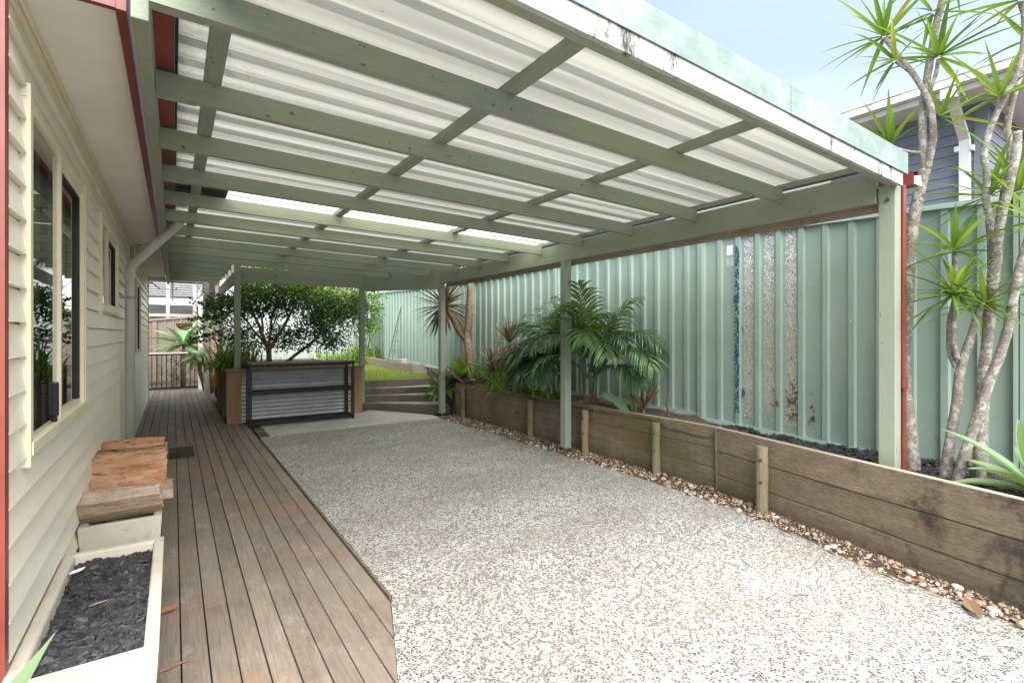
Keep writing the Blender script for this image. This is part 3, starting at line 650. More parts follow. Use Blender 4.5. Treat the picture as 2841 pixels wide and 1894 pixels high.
# garden steps of old sleepers
gs = thing('garden_steps', (3.0, 9.0, 0), 'four curved garden steps of rough old sleepers leading up to the lawn', 'steps')
def stepper(a, b, z0, z1, th=.12):
    a = Vector((*a, 0)); b = Vector((*b, 0)); d = (b-a).normalized(); nrm = Vector((-d.y, d.x, 0));
    if nrm.y < 0: nrm = -nrm
    m = MB(); n = 14; sd_ = U(0, 99); base = 0
    for i in range(n+1):
        p = a.lerp(b, i/n); e = [mnoise.noise(Vector((sd_+k*9, i*.6, 0)))*.009 for k in range(4)]
        for k, (q, z) in enumerate(((p, z0), (p+nrm*th, z0), (p+nrm*th, z1), (p, z1))): m.v.append((q.x+nrm.x*e[k], q.y+nrm.y*e[k], z+e[(k+1) % 4]))
    for i in range(n):
        o = 4*i
        for k in range(4): k2 = (k+1) % 4; m.face((o+k, o+k2, o+4+k2, o+4+k), .3)
    m.face((0, 1, 2, 3)); o = 4*n; m.face((o+3, o+2, o+1, o)); m.build('sleeper', 'old_sleeper', gs, bevel=.008)
stepper((2.84, 9.02), (3.98, 7.80), -.02, .125); stepper((2.84, 9.2), (4.2, 8.50), .11, .235); stepper((2.84, 9.42), (4.3, 8.98), .225, .345); stepper((2.72, 9.62), (4.5, 9.42), .335, .475, .14)
m = MB()
for (a, b, c_, d2, z) in (((2.90, 9.1), (4.05, 7.95), (4.3, 8.55), (2.84, 9.25), .118), ((2.84, 9.3), (4.3, 8.6), (4.4, 9.05), (2.84, 9.45), .222), ((2.84, 9.5), (4.4, 9.08), (4.6, 9.5), (2.8, 9.65), .332)):
    m.poly([(*a, z), (*b, z), (*c_, z), (*d2, z)])
m.build('tread', 'smooth_concrete', gs)
m = MB(); m.hexa([(4.0, 7.7, 0), (4.64, 7.7, 0), (4.64, 9.6, 0), (4.3, 9.6, 0), (4.05, 7.75, .45), (4.64, 7.7, .62), (4.64, 10.2, .66), (4.25, 9.0, .45)]); struct(m.build('soil_bank', 'soil'))
# lawn edging sleepers on the right
ed = thing('lawn_edging', (4.6, 10.3, .4), 'timber sleeper edging holding a narrow bed along the fence beside the lawn', 'edging')
plank((4.30, 10.27), (5.4, 10.27), .42, .715, .05, 'sleeper_top', ed)
m = MB(); m.beam((4.44, 10.27, .44), (4.60, 13.9, .55), .05, .24); 
m = MB(); m.beam((4.42, 10.25, .42), (4.02, 13.7, .56), .05, .27, .2); m.build('sleeper', 'sleeper_top', ed, bevel=.006)
m = MB(); m.poly([(4.44, 10.3, .66), (4.8, 10.3, .66), (4.8, 14, .72), (4.05, 14, .76)]); struct(m.build('fence_bed', 'soil'))

# ================================================================ FENCE
FX = 4.62
fence = thing('metal_fence', (FX, 3.25, .4), 'long sage green ribbed steel panel fence along the right boundary', 'fence')
def panel(ya, yb, b0, b1, t0, t1, name='panel', mat='fence_green', X_=None, parent=None, horiz=None):
    """ribbed sheet; horiz=(origin, dir) lays it along another line"""
    X_ = X_ or FX; m = MB(); P_ = .2; prof = [(0, .0), (.122, .0), (.134, -.025), (.176, -.025), (.188, 0)]; pts = []
    k = -1; pts.append((ya, 0))
    while k*P_ < yb-ya:
        for dy, dx in prof:
            if 0 < k*P_+dy+.035 < yb-ya: pts.append((ya+k*P_+dy+.035, dx))
        k += 1
    pts.append((yb, 0)); prev = None
    for (y, dx) in pts:
        t_ = (y-ya)/(yb-ya); z0 = b0+(b1-b0)*t_; z1 = t0+(t1-t0)*t_; ids = []
        for j in range(2):
            z = z0+(z1-z0)*j
            if horiz: O, D_, Nn = horiz; s_ = y-ya; ids.append(len(m.v)); m.v.append((O[0]+D_[0]*s_+Nn[0]*dx, O[1]+D_[1]*s_+Nn[1]*dx, z))
            else: ids.append(len(m.v)); m.v.append((X_+.015+dx, y, z))
        if prev: m.face((prev[0], ids[0], ids[1], prev[1]))
        prev = ids
    return m.build(name, mat, parent or fence)
FP = [(-1.6, .85, .38, .42, 2.18, 2.275), (.85, 3.25, .415, .50, 2.275, 2.385), (3.25, 5.68, .54, .57, 2.40, 2.385), (5.68, 8.10, .58, .62, 2.37, 2.34), (8.10, 10.42, .66, .70, 2.34, 2.385), (10.42, 12.74, .72, .76, 2.39, 2.47), (12.74, 13.86, .78, .80, 2.47, 2.48)]
for i, (ya, yb, b0, b1, t0, t1) in enumerate(FP):
    pn = panel(ya, yb, b0, b1, t0, t1)
    for (za, zb, h, nm) in ((t0, t1, .04, 'top_rail'), (b0-.03, b1-.03, .045, 'bottom_rail')):
        m = MB(); m.hexa([(FX-.028, ya+.03, za-.01), (FX+.045, ya+.03, za-.01), (FX+.045, yb-.03, zb-.01), (FX-.028, yb-.03, zb-.01), (FX-.016, ya+.03, za+h-.01), (FX+.03, ya+.03, za+h-.01), (FX+.03, yb-.03, zb+h-.01), (FX-.016, yb-.03, zb+h-.01)])
        m.build(nm, 'fence_green', fence, bevel=.002)
    m = MB(); zt = max(t1, FP[min(i+1, len(FP)-1)][4])+.03; m.box(FX-.035, FX-.005, yb-.028, yb-.003, .3, zt); m.box(FX-.035, FX-.005, yb+.003, yb+.028, .3, zt); m.box(FX-.005, FX+.04, yb-.026, yb+.026, .3, zt); m.build('fence_post', 'fence_green', fence, bevel=.002)
# stencilled scrollwork sprayed on the second panel
def ribbon(m, pts, w_, x, r=.5, taper=True):
    n = len(pts); b0 = len(m.v)
    for i, (y, z) in enumerate(pts):
        a = pts[max(0, i-1)]; b = pts[min(n-1, i+1)]; dy, dz = b[0]-a[0], b[1]-a[1]; l = math.hypot(dy, dz) or 1
        k = w_/2*((1-.75*i/(n-1)) if taper else 1); m.v += [(x, y-dz/l*k, z+dy/l*k), (x, y+dz/l*k, z-dy/l*k)]
    for i in range(n-1): o = b0+2*i; m.face((o, o+1, o+3, o+2), r)
def scroll_strip(y, z0, z1, wd, mat, seed, x=FX-.001, w_=.010, gap=.02):
    m = MB(); rr = random.Random(seed); z = z0; H_ = wd*1.9
    while z < z1-.05:
        h = min(H_, z1-z); s_ = 1 if rr.random() < .5 else -1
        # stem
        ribbon(m, [(y+s_*wd*.20*math.sin(t/14*math.pi*2), z+h*t/14) for t in range(15)], w_*.9, x, taper=False)
        for (cz, sg, R_) in ((.14, s_, .26), (.40, -s_, .24), (.64, s_, .25), (.90, -s_, .24), (.30, s_*1.5, .13), (.52, -s_*1.6, .14), (.78, -s_*.3, .12), (.04, -s_*1.5, .14)):
            c0 = (y+sg*wd*.21, z+h*cz); R1_ = wd*R_; a0 = rr.uniform(0, 6.28); q_ = 1 if sg > 0 else -1
            ribbon(m, [(c0[0]+R1_*(1-t/26)*math.cos(a0+q_*t*.42), c0[1]+R1_*(1-t/26)*math.sin(a0+q_*t*.42)) for t in range(24)], w_*.75, x)
        for k in range(9):   # leaves
            a = rr.uniform(0, 6.28); cy, cz = y+rr.uniform(-.42, .42)*wd, z+h*rr.uniform(.02, .98); l = wd*rr.uniform(.10, .2); q = l*.33
            m.poly([(x, cy, cz), (x, cy+l*.5*math.cos(a)-q*math.sin(a), cz+l*.5*math.sin(a)+q*math.cos(a)), (x, cy+l*math.cos(a), cz+l*math.sin(a)), (x, cy+l*.5*math.cos(a)+q*math.sin(a), cz+l*.5*math.sin(a)-q*math.cos(a))])
        z += h+gap*(rr.random() < .4)
    return m.build('stencil', mat, fence)
def patch(y0, y1, z0, z1, mat, x=FX+.004, name='paint_patch'):
    m = MB(); m.poly([(x, y0, z0), (x, y1, z0), (x, y1, z1), (x, y0, z1)]); return m.build(name, mat, fence)
SX = FX+.0125
for i, (y, z0, z1) in enumerate(((2.735, .56, 2.30), (2.535, .56, 2.32), (2.335, .55, 2.32))):
    patch(y-.062, y+.062, z0-.02, z1+.01, 'overspray', SX+.0012, 'overspray'); scroll_strip(y, z0, z1, .104, 'paint_white', 11+i, SX, .0105)
scroll_strip(2.842, .60, 2.31, .052, 'paint_blue', 5, FX-.0122, .009)
for (y, z) in ((2.80, 1.42), (2.86, 1.16), (2.80, .80), (2.855, 1.72)): patch(y-.035, y+.035, z-.06, z+.06, 'blue_spray', FX-.0118 if y > 2.82 else SX-.001, 'blue_overspray')
patch(2.90, 2.97, 2.17, 2.27, 'paint_white', SX, 'stencil')
m = MB()
for k in range(5): r_ = .033-.006*k; ribbon(m, [(2.935+a*r_, 2.105+b*r_*1.3) for a, b in ((-1, -1), (1, -1), (1, 1), (-1, 1), (-1, -1))], .003, SX, taper=False)
m.build('stencil', 'paint_white', fence)
patch(2.20, 2.40, .56, 1.02, 'rust', SX-.0012, 'rust_patch'); patch(2.12, 2.19, .53, .80, 'rust', SX-.0012, 'rust_patch'); patch(2.42, 2.50, .66, .9, 'rust', FX-.0125, 'rust_patch')

# rear fence, pale steel, closing the lawn
rf = thing('rear_fence', (4.6, 14.1, .6), 'pale grey ribbed steel fence across the back of the lawn', 'fence')
panel(0, 3.5, .62, .70, 2.45, 2.45, 'panel', 'pale_steel', parent=rf, horiz=((4.6, 14.1), (-1, 0), (0, 1)))
m = MB(); m.box(1.1, 4.6, 14.07, 14.12, 2.45, 2.49); m.build('top_rail', 'pale_steel', rf)
# brown side fence beyond the railing
bf = thing('brown_fence', (-3, 17.5, 0), 'brown steel boundary fence beyond the deck railing', 'fence')
panel(0, 5.4, -.2, .15, 1.45, 2.08, 'panel', 'brown_steel', parent=bf, horiz=((-3.2, 17.5), (1, 0), (0, 1)))
m = MB(); m.hexa([(-3.2, 17.44, 1.43), (2.2, 17.44, 2.06), (2.2, 17.5, 2.06), (-3.2, 17.5, 1.43), (-3.2, 17.44, 1.49), (2.2, 17.44, 2.12), (2.2, 17.5, 2.12), (-3.2, 17.5, 1.49)]); m.build('top_rail', 'brown_steel', bf)
m = MB(); m.box(-.50, -.40, 17.42, 17.5, 0, 1.72); m.build('fence_post', 'brown_steel', bf)
m = MB(); m.hexa([(-2.5, 17.2, -.28), (.9, 17.2, .02), (.9, 17.24, .02), (-2.5, 17.24, -.28), (-2.5, 17.2, -.12), (.9, 17.2, .18), (.9, 17.24, .18), (-2.5, 17.24, -.12)]); m.build('kickboard', 'sleeper', bf)

# neighbour's blue-grey weatherboard house over the fence
NX, NY = 9.0, 1.97
nh = thing('neighbour_house', (NX, NY, 0), 'blue grey weatherboard house with white gutter and downpipe behind the fence', 'house')
m = MB(); LPn = .143
k = 0
while k*LPn < 4.62:
    z0, z1 = k*LPn, (k+1)*LPn
    m.hexa([(NX, NY+.05, z0+.004), (NX+.1, NY+.05, z0+.004), (NX+.1, 16, z0+.004), (NX, 16, z0+.004), (NX+.010, NY+.05, z1), (NX+.1, NY+.05, z1), (NX+.1, 16, z1), (NX+.010, 16, z1)], random.random())
    m.hexa([(NX+.05, NY, z0+.004), (20, NY, z0+.004), (20, NY+.05, z0+.004), (NX+.05, NY+.05, z0+.004), (NX+.05, NY+.010, z1), (20, NY+.010, z1), (20, NY+.05, z1), (NX+.05, NY+.05, z1)], random.random())
    k += 1
m.build('wall', 'blue_cladding', nh)
m = MB(); m.box(NX-.012, NX+.05, NY-.012, NY+.05, 0, 4.6); m.box(NX-.012, NX+.0, NY+.05, NY+.13, 0, 4.6); m.build('corner_trim', 'blue_cladding', nh)
EZ = 4.50
m = MB(); m.box(NX-.62, 20.5, NY-.45, NY, EZ, EZ+.02); m.box(NX-.62, NX, NY, 16.5, EZ, EZ+.02); m.build('soffit', 'white_paint', nh)
m = MB(); m.box(NX-.66, NX-.62, NY-.49, 16.5, EZ-.03, EZ+.16); m.box(NX-.62, 20.5, NY-.49, NY-.45, EZ-.03, EZ+.16); m.build('fascia', 'white_paint', nh)
m = MB()
for (dx, z0, z1) in ((.0, .05, .065), (.10, .065, .17), (.115, .155, .17)): m.box(NX-.66-dx-.012, NX-.66-dx if dx else NX-.66, NY-.6, 16.5, EZ+z0, EZ+z1)
m.box(NX-.77, NX-.66, NY-.6, 16.5, EZ+.05, EZ+.062); m.box(NX-.775, NX-.76, NY-.6, 16.5, EZ+.05, EZ+.18); m.box(NX-.76, 20.5, NY-.6, NY-.585, EZ+.05, EZ+.18); m.box(NX-.76, 20.5, NY-.6, NY-.49, EZ+.05, EZ+.062)
m.build('gutter', 'white_paint', nh)
m = MB()
for y in [NY-.3+.34*i for i in range(40)]: m.box(NX-.7765, NX-.775, y, y+.11, EZ+.145, EZ+.15)
m.build('gutter_slot', 'dark_metal', nh)
m = MB(); m.box(NX-.83, NX-.66, 3.6, 3.625, EZ+.045, EZ+.19); m.build('gutter_bracket', 'pvc_band', nh)
m = MB(); rp = 3.2
m.poly([(NX-.7, NY-.5, EZ+.17), (NX-.7, 16.6, EZ+.17), (NX+3.5, 13, EZ+1.6), (NX+3.5, NY+3.6, EZ+1.6)]); m.poly([(NX-.7, NY-.5, EZ+.17), (NX+3.5, NY+3.6, EZ+1.6), (20, NY+3.6, EZ+1.6), (20.5, NY-.5, EZ+.17)]); m.build('roof', 'roof_metal', nh)
dpn = MB(); dpn.box(NX-.09, NX-.012, 2.13, 2.24, .5, 4.02); dpn.hexa([(NX-.09, 2.13, 4.02), (NX-.012, 2.13, 4.02), (NX-.012, 2.24, 4.02), (NX-.09, 2.24, 4.02), (NX-.60, 2.13, 4.42), (NX-.52, 2.13, 4.45), (NX-.52, 2.24, 4.45), (NX-.60, 2.24, 4.42)]); dpn.box(NX-.76, NX-.61, 2.10, 2.26, 4.40, 4.62); dq = dpn.build('downpipe', 'white_paint', nh)
m = MB(); m.box(NX-.095, NX-.005, 2.09, 2.13, 3.86, 3.93); m.box(NX-.095, NX-.005, 2.24, 2.29, 3.88, 3.95); m.build('bracket', 'white_paint', dq)
wn = MB(); wn.box(NX-.05, NX-.0, 3.88, 7.2, 2.2, 4.3); wn_ = wn.build('window_surround', 'white_paint', nh)
m = MB(); m.box(NX-.056, NX-.05, 3.98, 7.1, 3.28, 3.295); m.box(NX-.056, NX-.05, 3.98, 7.1, 3.16, 3.172); m.build('blind_edge', 'dark_metal', wn_)

# white patio cover at the far end of the deck
pc = thing('patio_cover', (.57, 12.3, 0), 'white painted patio cover with two posts beyond the deck end', 'patio cover')
for (x, y) in ((.575, 12.34), (.555, 14.66)):
    m = MB(); m.box(x-.045, x+.045, y-.045, y+.045, 0, 2.45 if y < 13 else 2.3); m.build('post', 'white_paint', pc, bevel=.004)
m = MB(); m.box(-2.3, .60, 14.62, 14.66, 2.08, 2.24); m.box(-2.3, .60, 12.30, 12.34, 2.44, 2.56); m.box(.50, .545, 12.3, 14.7, 2.27, 2.41); m.build('beam', 'white_paint', pc)
m = MB(); 
for x in (-2.2, -1.1, -.02): m.hexa([(x-.02, 12.3, 2.46), (x+.02, 12.3, 2.46), (x+.02, 14.66, 2.20), (x-.02, 14.66, 2.20), (x-.02, 12.3, 2.56), (x+.02, 12.3, 2.56), (x+.02, 14.66, 2.30), (x-.02, 14.66, 2.30)])
m.build('rafter', 'cream_trim', pc)
m = MB(); k = 0
for k in range(9):
    y = 12.3+k*.29; z = 2.575-k*.0315; m.box(-2.3, .62, y, y+.282, z, z+.006); 
m.build('roof_sheet', 'opal', pc)
# balustrade
rl = thing('deck_railing', (0, 14.95, 0), 'grey metal balustrade with vertical bars at the deck end', 'railing')
m = MB(); m.box(-2.27, .52, 14.92, 14.98, .885, .925); m.build('top_rail', 'cream_trim', rl, bevel=.004)
m = MB(); m.box(-2.27, .52, 14.935, 14.965, .855, .885); m.box(-2.27, .52, 14.935, 14.965, .03, .065); m.build('bottom_rail', 'dark_metal', rl)
m = MB(); x = -2.2
bars = 0
while x < .50:
    m = MB(); m.box(x-.009, x+.009, 14.942, 14.958, .065, .855); m.build('bar', 'dark_metal', rl); x += .098
# far house with pink window frames
ph = thing('far_house', (0, 21, 0), 'dark house with dusty pink window frames beyond the brown fence', 'house')
m = MB(); m.box(-6, 2.6, 21.05, 21.3, 0, 4.2); m.build('wall', 'brown_steel', ph)
m = MB(); 
for x in (-3.2, -1.7, -.16, .62, 1.3): m.box(x-.055, x+.055, 20.98, 21.05, .9, 3.4)
for z in (.9, 1.98, 3.3): m.box(-4, 1.35, 20.975, 21.05, z, z+.09)
wf = m.build('window_frame', 'pink_paint', ph); m = MB(); m.box(-4, 1.3, 21.02, 21.045, .95, 3.35); m.build('pane', 'glass_dark', wf)
wh = thing('white_house', (1, 18, 0), 'white rendered house glimpsed behind the garden tree', 'house')
m = MB(); m.box(1.2, 9, 18, 18.3, 0, 3.3); m.build('wall', 'white_paint', wh)
m = MB(); m.hexa([(1.0, 17.6, 3.3), (9.3, 17.6, 3.3), (9.3, 22, 4.3), (1.0, 22, 4.3), (1.0, 17.6, 3.4), (9.3, 17.6, 3.4), (9.3, 22, 4.4), (1.0, 22, 4.4)]); m.build('roof', 'roof_metal', wh)
m = MB(); m.box(2.2, 3.6, 17.97, 18.0, 1.2, 2.5); m.build('window', 'glass_dark', wh)

# ================================================================ CORRUGATED PLANTER
pl = thing('raised_planter', (.67, 8.72, 0), 'raised garden planter of corrugated iron framed with timber posts and cap', 'planter')
def corr(m, a, b, z0, z1, nrm, amp=.009, P_=.062):
    a = Vector((*a, 0)); b = Vector((*b, 0)); n = int((z1-z0)/P_*10); rows = []
    for i in range(n+1):
        z = z0+(z1-z0)*i/n; o = math.sin(z/P_*2*math.pi)*amp; ids = []
        for p in (a, b): ids.append(len(m.v)); m.v.append((p.x+nrm[0]*o, p.y+nrm[1]*o, z))
        rows.append(ids)
    for p, q in zip(rows, rows[1:]): m.face((p[0], p[1], q[1], q[0]))
m = MB(); corr(m, (.86, 8.775), (2.56, 8.775), 0, .79, (0, 1)); m.build('iron_panel', 'galvanised', pl, smooth=True)
m = MB(); corr(m, (.735, 8.8), (.735, 10.72), 0, .79, (1, 0)); m.build('iron_panel', 'galvanised', pl, smooth=True)
m = MB(); m.box(.67, .868, 8.715, 8.765, 0, .79); m.box(.67, .715, 8.765, 8.82, 0, .79); m.build('corner_post', 'planter_pine', pl, bevel=.004)
m = MB(); m.box(2.555, 2.735, 8.715, 8.765, 0, .79); m.box(2.69, 2.735, 8.765, 8.95, 0, .79); m.build('corner_post', 'planter_pine', pl, bevel=.004)
m = MB(); m.box(2.44, 2.50, 8.73, 8.765, 0, .79); m.build('rail_post', 'planter_pine', pl, bevel=.004)
for y in (9.55, 10.25, 10.70): m = MB(); m.box(.672, .722, y, y+.09, 0, .79); m.build('side_post', 'planter_grey', pl, bevel=.004)
m = MB(); m.box(.655, 2.76, 8.695, 8.84, .79, .832); m.build('cap', 'planter_cap', pl, bevel=.004)
m = MB(); m.box(.655, .80, 8.842, 10.82, .791, .833); m.build('cap', 'planter_grey', pl, bevel=.004)
m = MB(); m.box(.74, 4.4, 8.78, 12.4, .70, .78) if False else m.box(.74, 2.70, 8.84, 12.4, .60, .775); m.build('soil', 'soil', pl)
m = MB(); m.box(2.70, 2.74, 8.95, 12.4, .0, .80); m.box(.75, 2.72, 12.4, 12.44, 0, .80); m.build('back_board', 'planter_grey', pl)

# black boltless shelf unit
sh = thing('shelf_unit', (.91, 8.2, 0), 'black metal three tier shelf unit with mesh shelves and board top', 'shelving')
SX0, SX1, SY0, SY1 = .915, 2.445, 8.20, 8.60
def lpost(cx, cy, sx, sy):
    m = MB(); w_ = .038; t_ = .003; H_ = .945
    for ax in (0, 1):
        def bx(u0, u1, z0, z1):
            if ax == 0: m.box(*(sorted((cx+sx*u0, cx+sx*u1))), *(sorted((cy, cy+sy*t_))), z0, z1)
            else: m.box(*(sorted((cx, cx+sx*t_))), *(sorted((cy+sy*u0, cy+sy*u1))), z0, z1)
        bx(.0, .014, 0, H_); bx(.024, w_, 0, H_); z = 0
        while z < H_-.02: bx(.014, .024, z, z+.024); z += .038
        bx(.014, .024, H_-.02, H_)
    m.build('upright', 'dark_metal', sh)
lpost(SX0, SY0, 1, 1); lpost(SX1, SY0, -1, 1); lpost(SX0, SY1, 1, -1); lpost(SX1, SY1, -1, -1)
for z, top in ((.045, 0), (.50, 0), (.905, 1)):
    m = MB(); a = .004
    for (y0, y1) in ((SY0+a, SY0+a+.012), (SY1-a-.012, SY1-a)): m.box(SX0+a, SX1-a, y0, y1, z-.022, z+.022); m.box(SX0+a, SX1-a, y0-.003, y1+.003, z-.004, z+.006)
    for (x0, x1) in ((SX0+a, SX0+a+.012), (SX1-a-.012, SX1-a)): m.box(x0, x1, SY0+.02, SY1-.02, z-.022, z+.022)
    o = m.build('shelf', 'dark_metal', sh, bevel=.002)
    if top: q = MB(); q.box(SX0+.002, SX1-.002, SY0+.002, SY1-.002, z+.024, z+.040); q.build('board', 'planter_cap', o)
    else:
        q = MB(); x = SX0+.03
        while x < SX1-.02: q.box(x, x+.004, SY0+.02, SY1-.02, z+.006, z+.009); x += .026
        y = SY0+.04
        while y < SY1-.02: q.box(SX0+.02, SX1-.02, y, y+.004, z+.010, z+.013); y += .026
        q.box((SX0+SX1)/2-.012, (SX0+SX1)/2+.012, SY0+.02, SY1-.02, z-.01, z+.004)
        q.build('mesh', 'dark_metal', o)

# ================================================================ TROUGHS, CHARCOAL, LOGS, MAT
def trough(x0, x1, y0, y1, h, label, th=.038):
    m = MB(); b = .02; ox = [(x0, y0), (x1, y0), (x1, y1), (x0, y1)]; cx, cy = (x0+x1)/2, (y0+y1)/2
    def ring(s, z): return [(x0+s, y0+s, z), (x1-s, y0+s, z), (x1-s, y1-s, z), (x0+s, y1-s, z)]
    rings = [ring(b, 0), ring(0, h), ring(th, h), ring(th+.006, h-.01), ring(th+.03, .04)]
    idx = []
    for r_ in rings: idx.append(len(m.v)); m.v += r_
    for a, c_ in zip(idx, idx[1:]):
        for k in range(4): k2 = (k+1) % 4; m.face((a+k, a+k2, c_+k2, c_+k))
    m.face(tuple(idx[-1]+k for k in range(4))); m.face(tuple(idx[0]+k for k in (3, 2, 1, 0)))
    o = m.build('trough', 'trough', None, bevel=.006, off=(cx, cy, 0)); return tag(o, label, 'trough', 'concrete troughs along the house wall')
trough(-.435, -.04, 2.07, 3.20, .32, 'nearest concrete trough, filled with black charcoal chips'); trough(-.435, -.055, 3.57, 4.86, .32, 'middle concrete trough lying under the split firewood'); trough(-.435, -.05, 4.98, 6.02, .31, 'farthest concrete trough, beyond the firewood by the downpipe')
def chips(name, x0, x1, y0, y1, zf, n, label, s0=.010, s1=.034, seed=1):
    m = MB(); rr = random.Random(seed)
    for k in range(n):
        x, y = rr.uniform(x0, x1), rr.uniform(y0, y1)
        if zf(x, y) is None: continue
        l = rr.uniform(s0, s1); w_ = l*rr.uniform(.2, .6); t_ = rr.uniform(.002, .006)
        M_ = Matrix.Translation((x, y, zf(x, y)+rr.uniform(-.012, .014))) @ Matrix.Rotation(rr.uniform(0, 6.28), 4, 'Z') @ Matrix.Rotation(rr.uniform(-.6, .6), 4, 'X') @ Matrix.Rotation(rr.uniform(-.5, .5), 4, 'Y')
        c1, c2 = rr.uniform(.5, 1), rr.uniform(.5, 1)
        m.hexa([tuple(M_ @ Vector(q)) for q in ((-l, -w_*c1, -t_), (l*.8, -w_, -t_), (l, w_*c2, -t_), (-l*c2, w_, -t_), (-l*.9, -w_*c1, t_), (l*.8, -w_*.9, t_), (l*.9, w_*c2, t_), (-l*c2, w_*.9, t_))], rr.random())
    o = m.build(name, 'charcoal', None, off=((x0+x1)/2, (y0+y1)/2, .3)); return tag(o, label, 'mulch', kind='stuff')
chips('charcoal_chips', -.385, -.09, 2.13, 3.15, lambda x, y: .262+.012*mnoise.noise(Vector((x*8, y*8, 0))), 4600, 'black charcoal chips heaped in the nearest trough')
m = MB(); m.box(-.39, -.085, 2.12, 3.155, .05, .245); o = m.build('charcoal_bed', 'charcoal', None, off=(-.2, 2.6, 0)); tag(o, 'dark bed of fine charcoal under the chips in the nearest trough', 'mulch', kind='stuff')
chips('charcoal_chips', -.37, -.11, 5.05, 5.95, lambda x, y: .20, 900, 'black charcoal chips in the farthest trough by the downpipe', seed=4)
chips('charcoal_chips', 3.75, 4.62, .2, 2.9, lambda x, y: bedz(x, y)+.012 if x > wallX(y)+.07 else None, 5200, 'black charcoal mulch covering the bed under the slender trunks', seed=9)
m = MB(); m.box(-.40, -.09, 4.0, 4.4, .04, .05); 
def log(name, L_, prof, bark_from, loc, rz, tilt, label, lean=0, face='firewood'):
    """split log: profile in (v,z), extruded along local X with a rough surface"""
    m = MB(); n = 16; k = len(prof); sd_ = U(0, 99)
    dense = []
    for i in range(k):
        a, b = prof[i], prof[(i+1) % k]
        for j in range(7): t_ = j/7; dense.append((a[0]+(b[0]-a[0])*t_, a[1]+(b[1]-a[1])*t_, i >= bark_from))
    kk = len(dense)
    for i in range(n+1):
        x = -L_/2+L_*i/n
        for j, (v, z, _) in enumerate(dense):
            q = mnoise.noise(Vector((x*2.2+sd_, v*13, z*13)))*.016+mnoise.noise(Vector((x*5+sd_, v*55, z*55)))*.008
            sk = (v*lean)*(1 if i == n else (1 if i == 0 else 0))
            m.v.append((x+(q*1.6 if i in (0, n) else 0)+v*lean*(abs(x)/(L_/2)), v*(1+q*3)+q*.35, z*(1+q*4)+(q*.5 if z > .03 else 0)))
    for i in range(n):
        for j in range(kk):
            j2 = (j+1) % kk; m.cur = 1 if dense[j][2] else 0; m.face((i*kk+j, i*kk+j2, (i+1)*kk+j2, (i+1)*kk+j), random.random()*.3)
    m.cur = 0; m.face(tuple(range(kk))[::-1], .9); m.face(tuple(n*kk+j for j in range(kk)), .9)
    o = m.build(name, [face, 'firewood_bark'], None, off=(0, 0, 0)); o.location = loc; o.rotation_euler = (tilt, 0, rz); 
    bm_ = o.modifiers.new('bevel', 'BEVEL'); bm_.width = .004; bm_.segments = 1; bm_.limit_method = 'ANGLE'
    return tag(o, label, 'log', 'split firewood on the trough')
# each profile goes round: bottom back, top back, top front, front bottom
log('firewood_log', .40, [(-.10, .0), (.14, .0), (.15, .05), (.12, .125), (-.02, .15), (-.12, .115), (-.15, .05)], 5, (-.262, 3.76, .315), R(2), R(0), 'greyish rippled split log with bark, nearest on the trough', 0, 'firewood_pale')
log('firewood_log', .46, [(-.17, .0), (.17, .0), (.16, .035), (-.16, .05)], 9, (-.235, 4.12, .322), R(-3), R(3), 'flat pale split log underneath, sticking out past the trough edge', 0, 'firewood_pale')
log('firewood_log', .48, [(-.25, .0), (.20, .02), (.21, .10), (.13, .175), (-.02, .195), (-.17, .14), (-.25, .06)], 9, (-.285, 4.36, .372), R(1.5), R(9), 'largest orange split log with dark sap stains, on top')
log('firewood_log', .46, [(-.13, .0), (.15, .0), (.16, .12), (.10, .22), (-.04, .26), (-.10, .20)], 9, (-.285, 4.84, .32), R(-1), R(2), 'orange split log at the back of the firewood stack')
m = MB(); m.beam((-.30, 4.66, .515), (-.19, 4.62, .517), .02, .008); o = m.build('wood_splinter', 'firewood', None, off=(-.25, 4.65, .5)); tag(o, 'pink splinter lying on the back of the orange logs', 'splinter')
# coir door mat
m = MB(); rr = random.Random(2); m.box(-.04, .19, 6.66, 7.22, .001, .012)
for k in range(5200):
    x, y = rr.uniform(-.04, .195), rr.uniform(6.65, 7.23); a = rr.uniform(0, 6.28); h = rr.uniform(.016, .028); m.poly([(x-.0025, y, .01), (x+.0025, y, .01), (x+.008*math.cos(a), y+.008*math.sin(a), h)], rr.random())
M['mat'] = M['coir']; simple('mat_fibre', (.105, .085, .050), .95, 0, .5, 7, .5, 60, (1, 1, 1), ((.055, .07, .025), .5, .65, 4))
o = m.build('door_mat', 'mat_fibre', None, off=(.08, 6.9, 0)); tag(o, 'old mossy bristle door mat on the deck beside the farthest trough', 'door mat')
m = MB(); m.box(.955, 1.075, 7.42, 8.14, -.02, .006); o = m.build('timber_board', 'old_sleeper', None, off=(1, 7.7, 0)); tag(o, 'short dark timber offcut let into the paving beside the shelf', 'board')

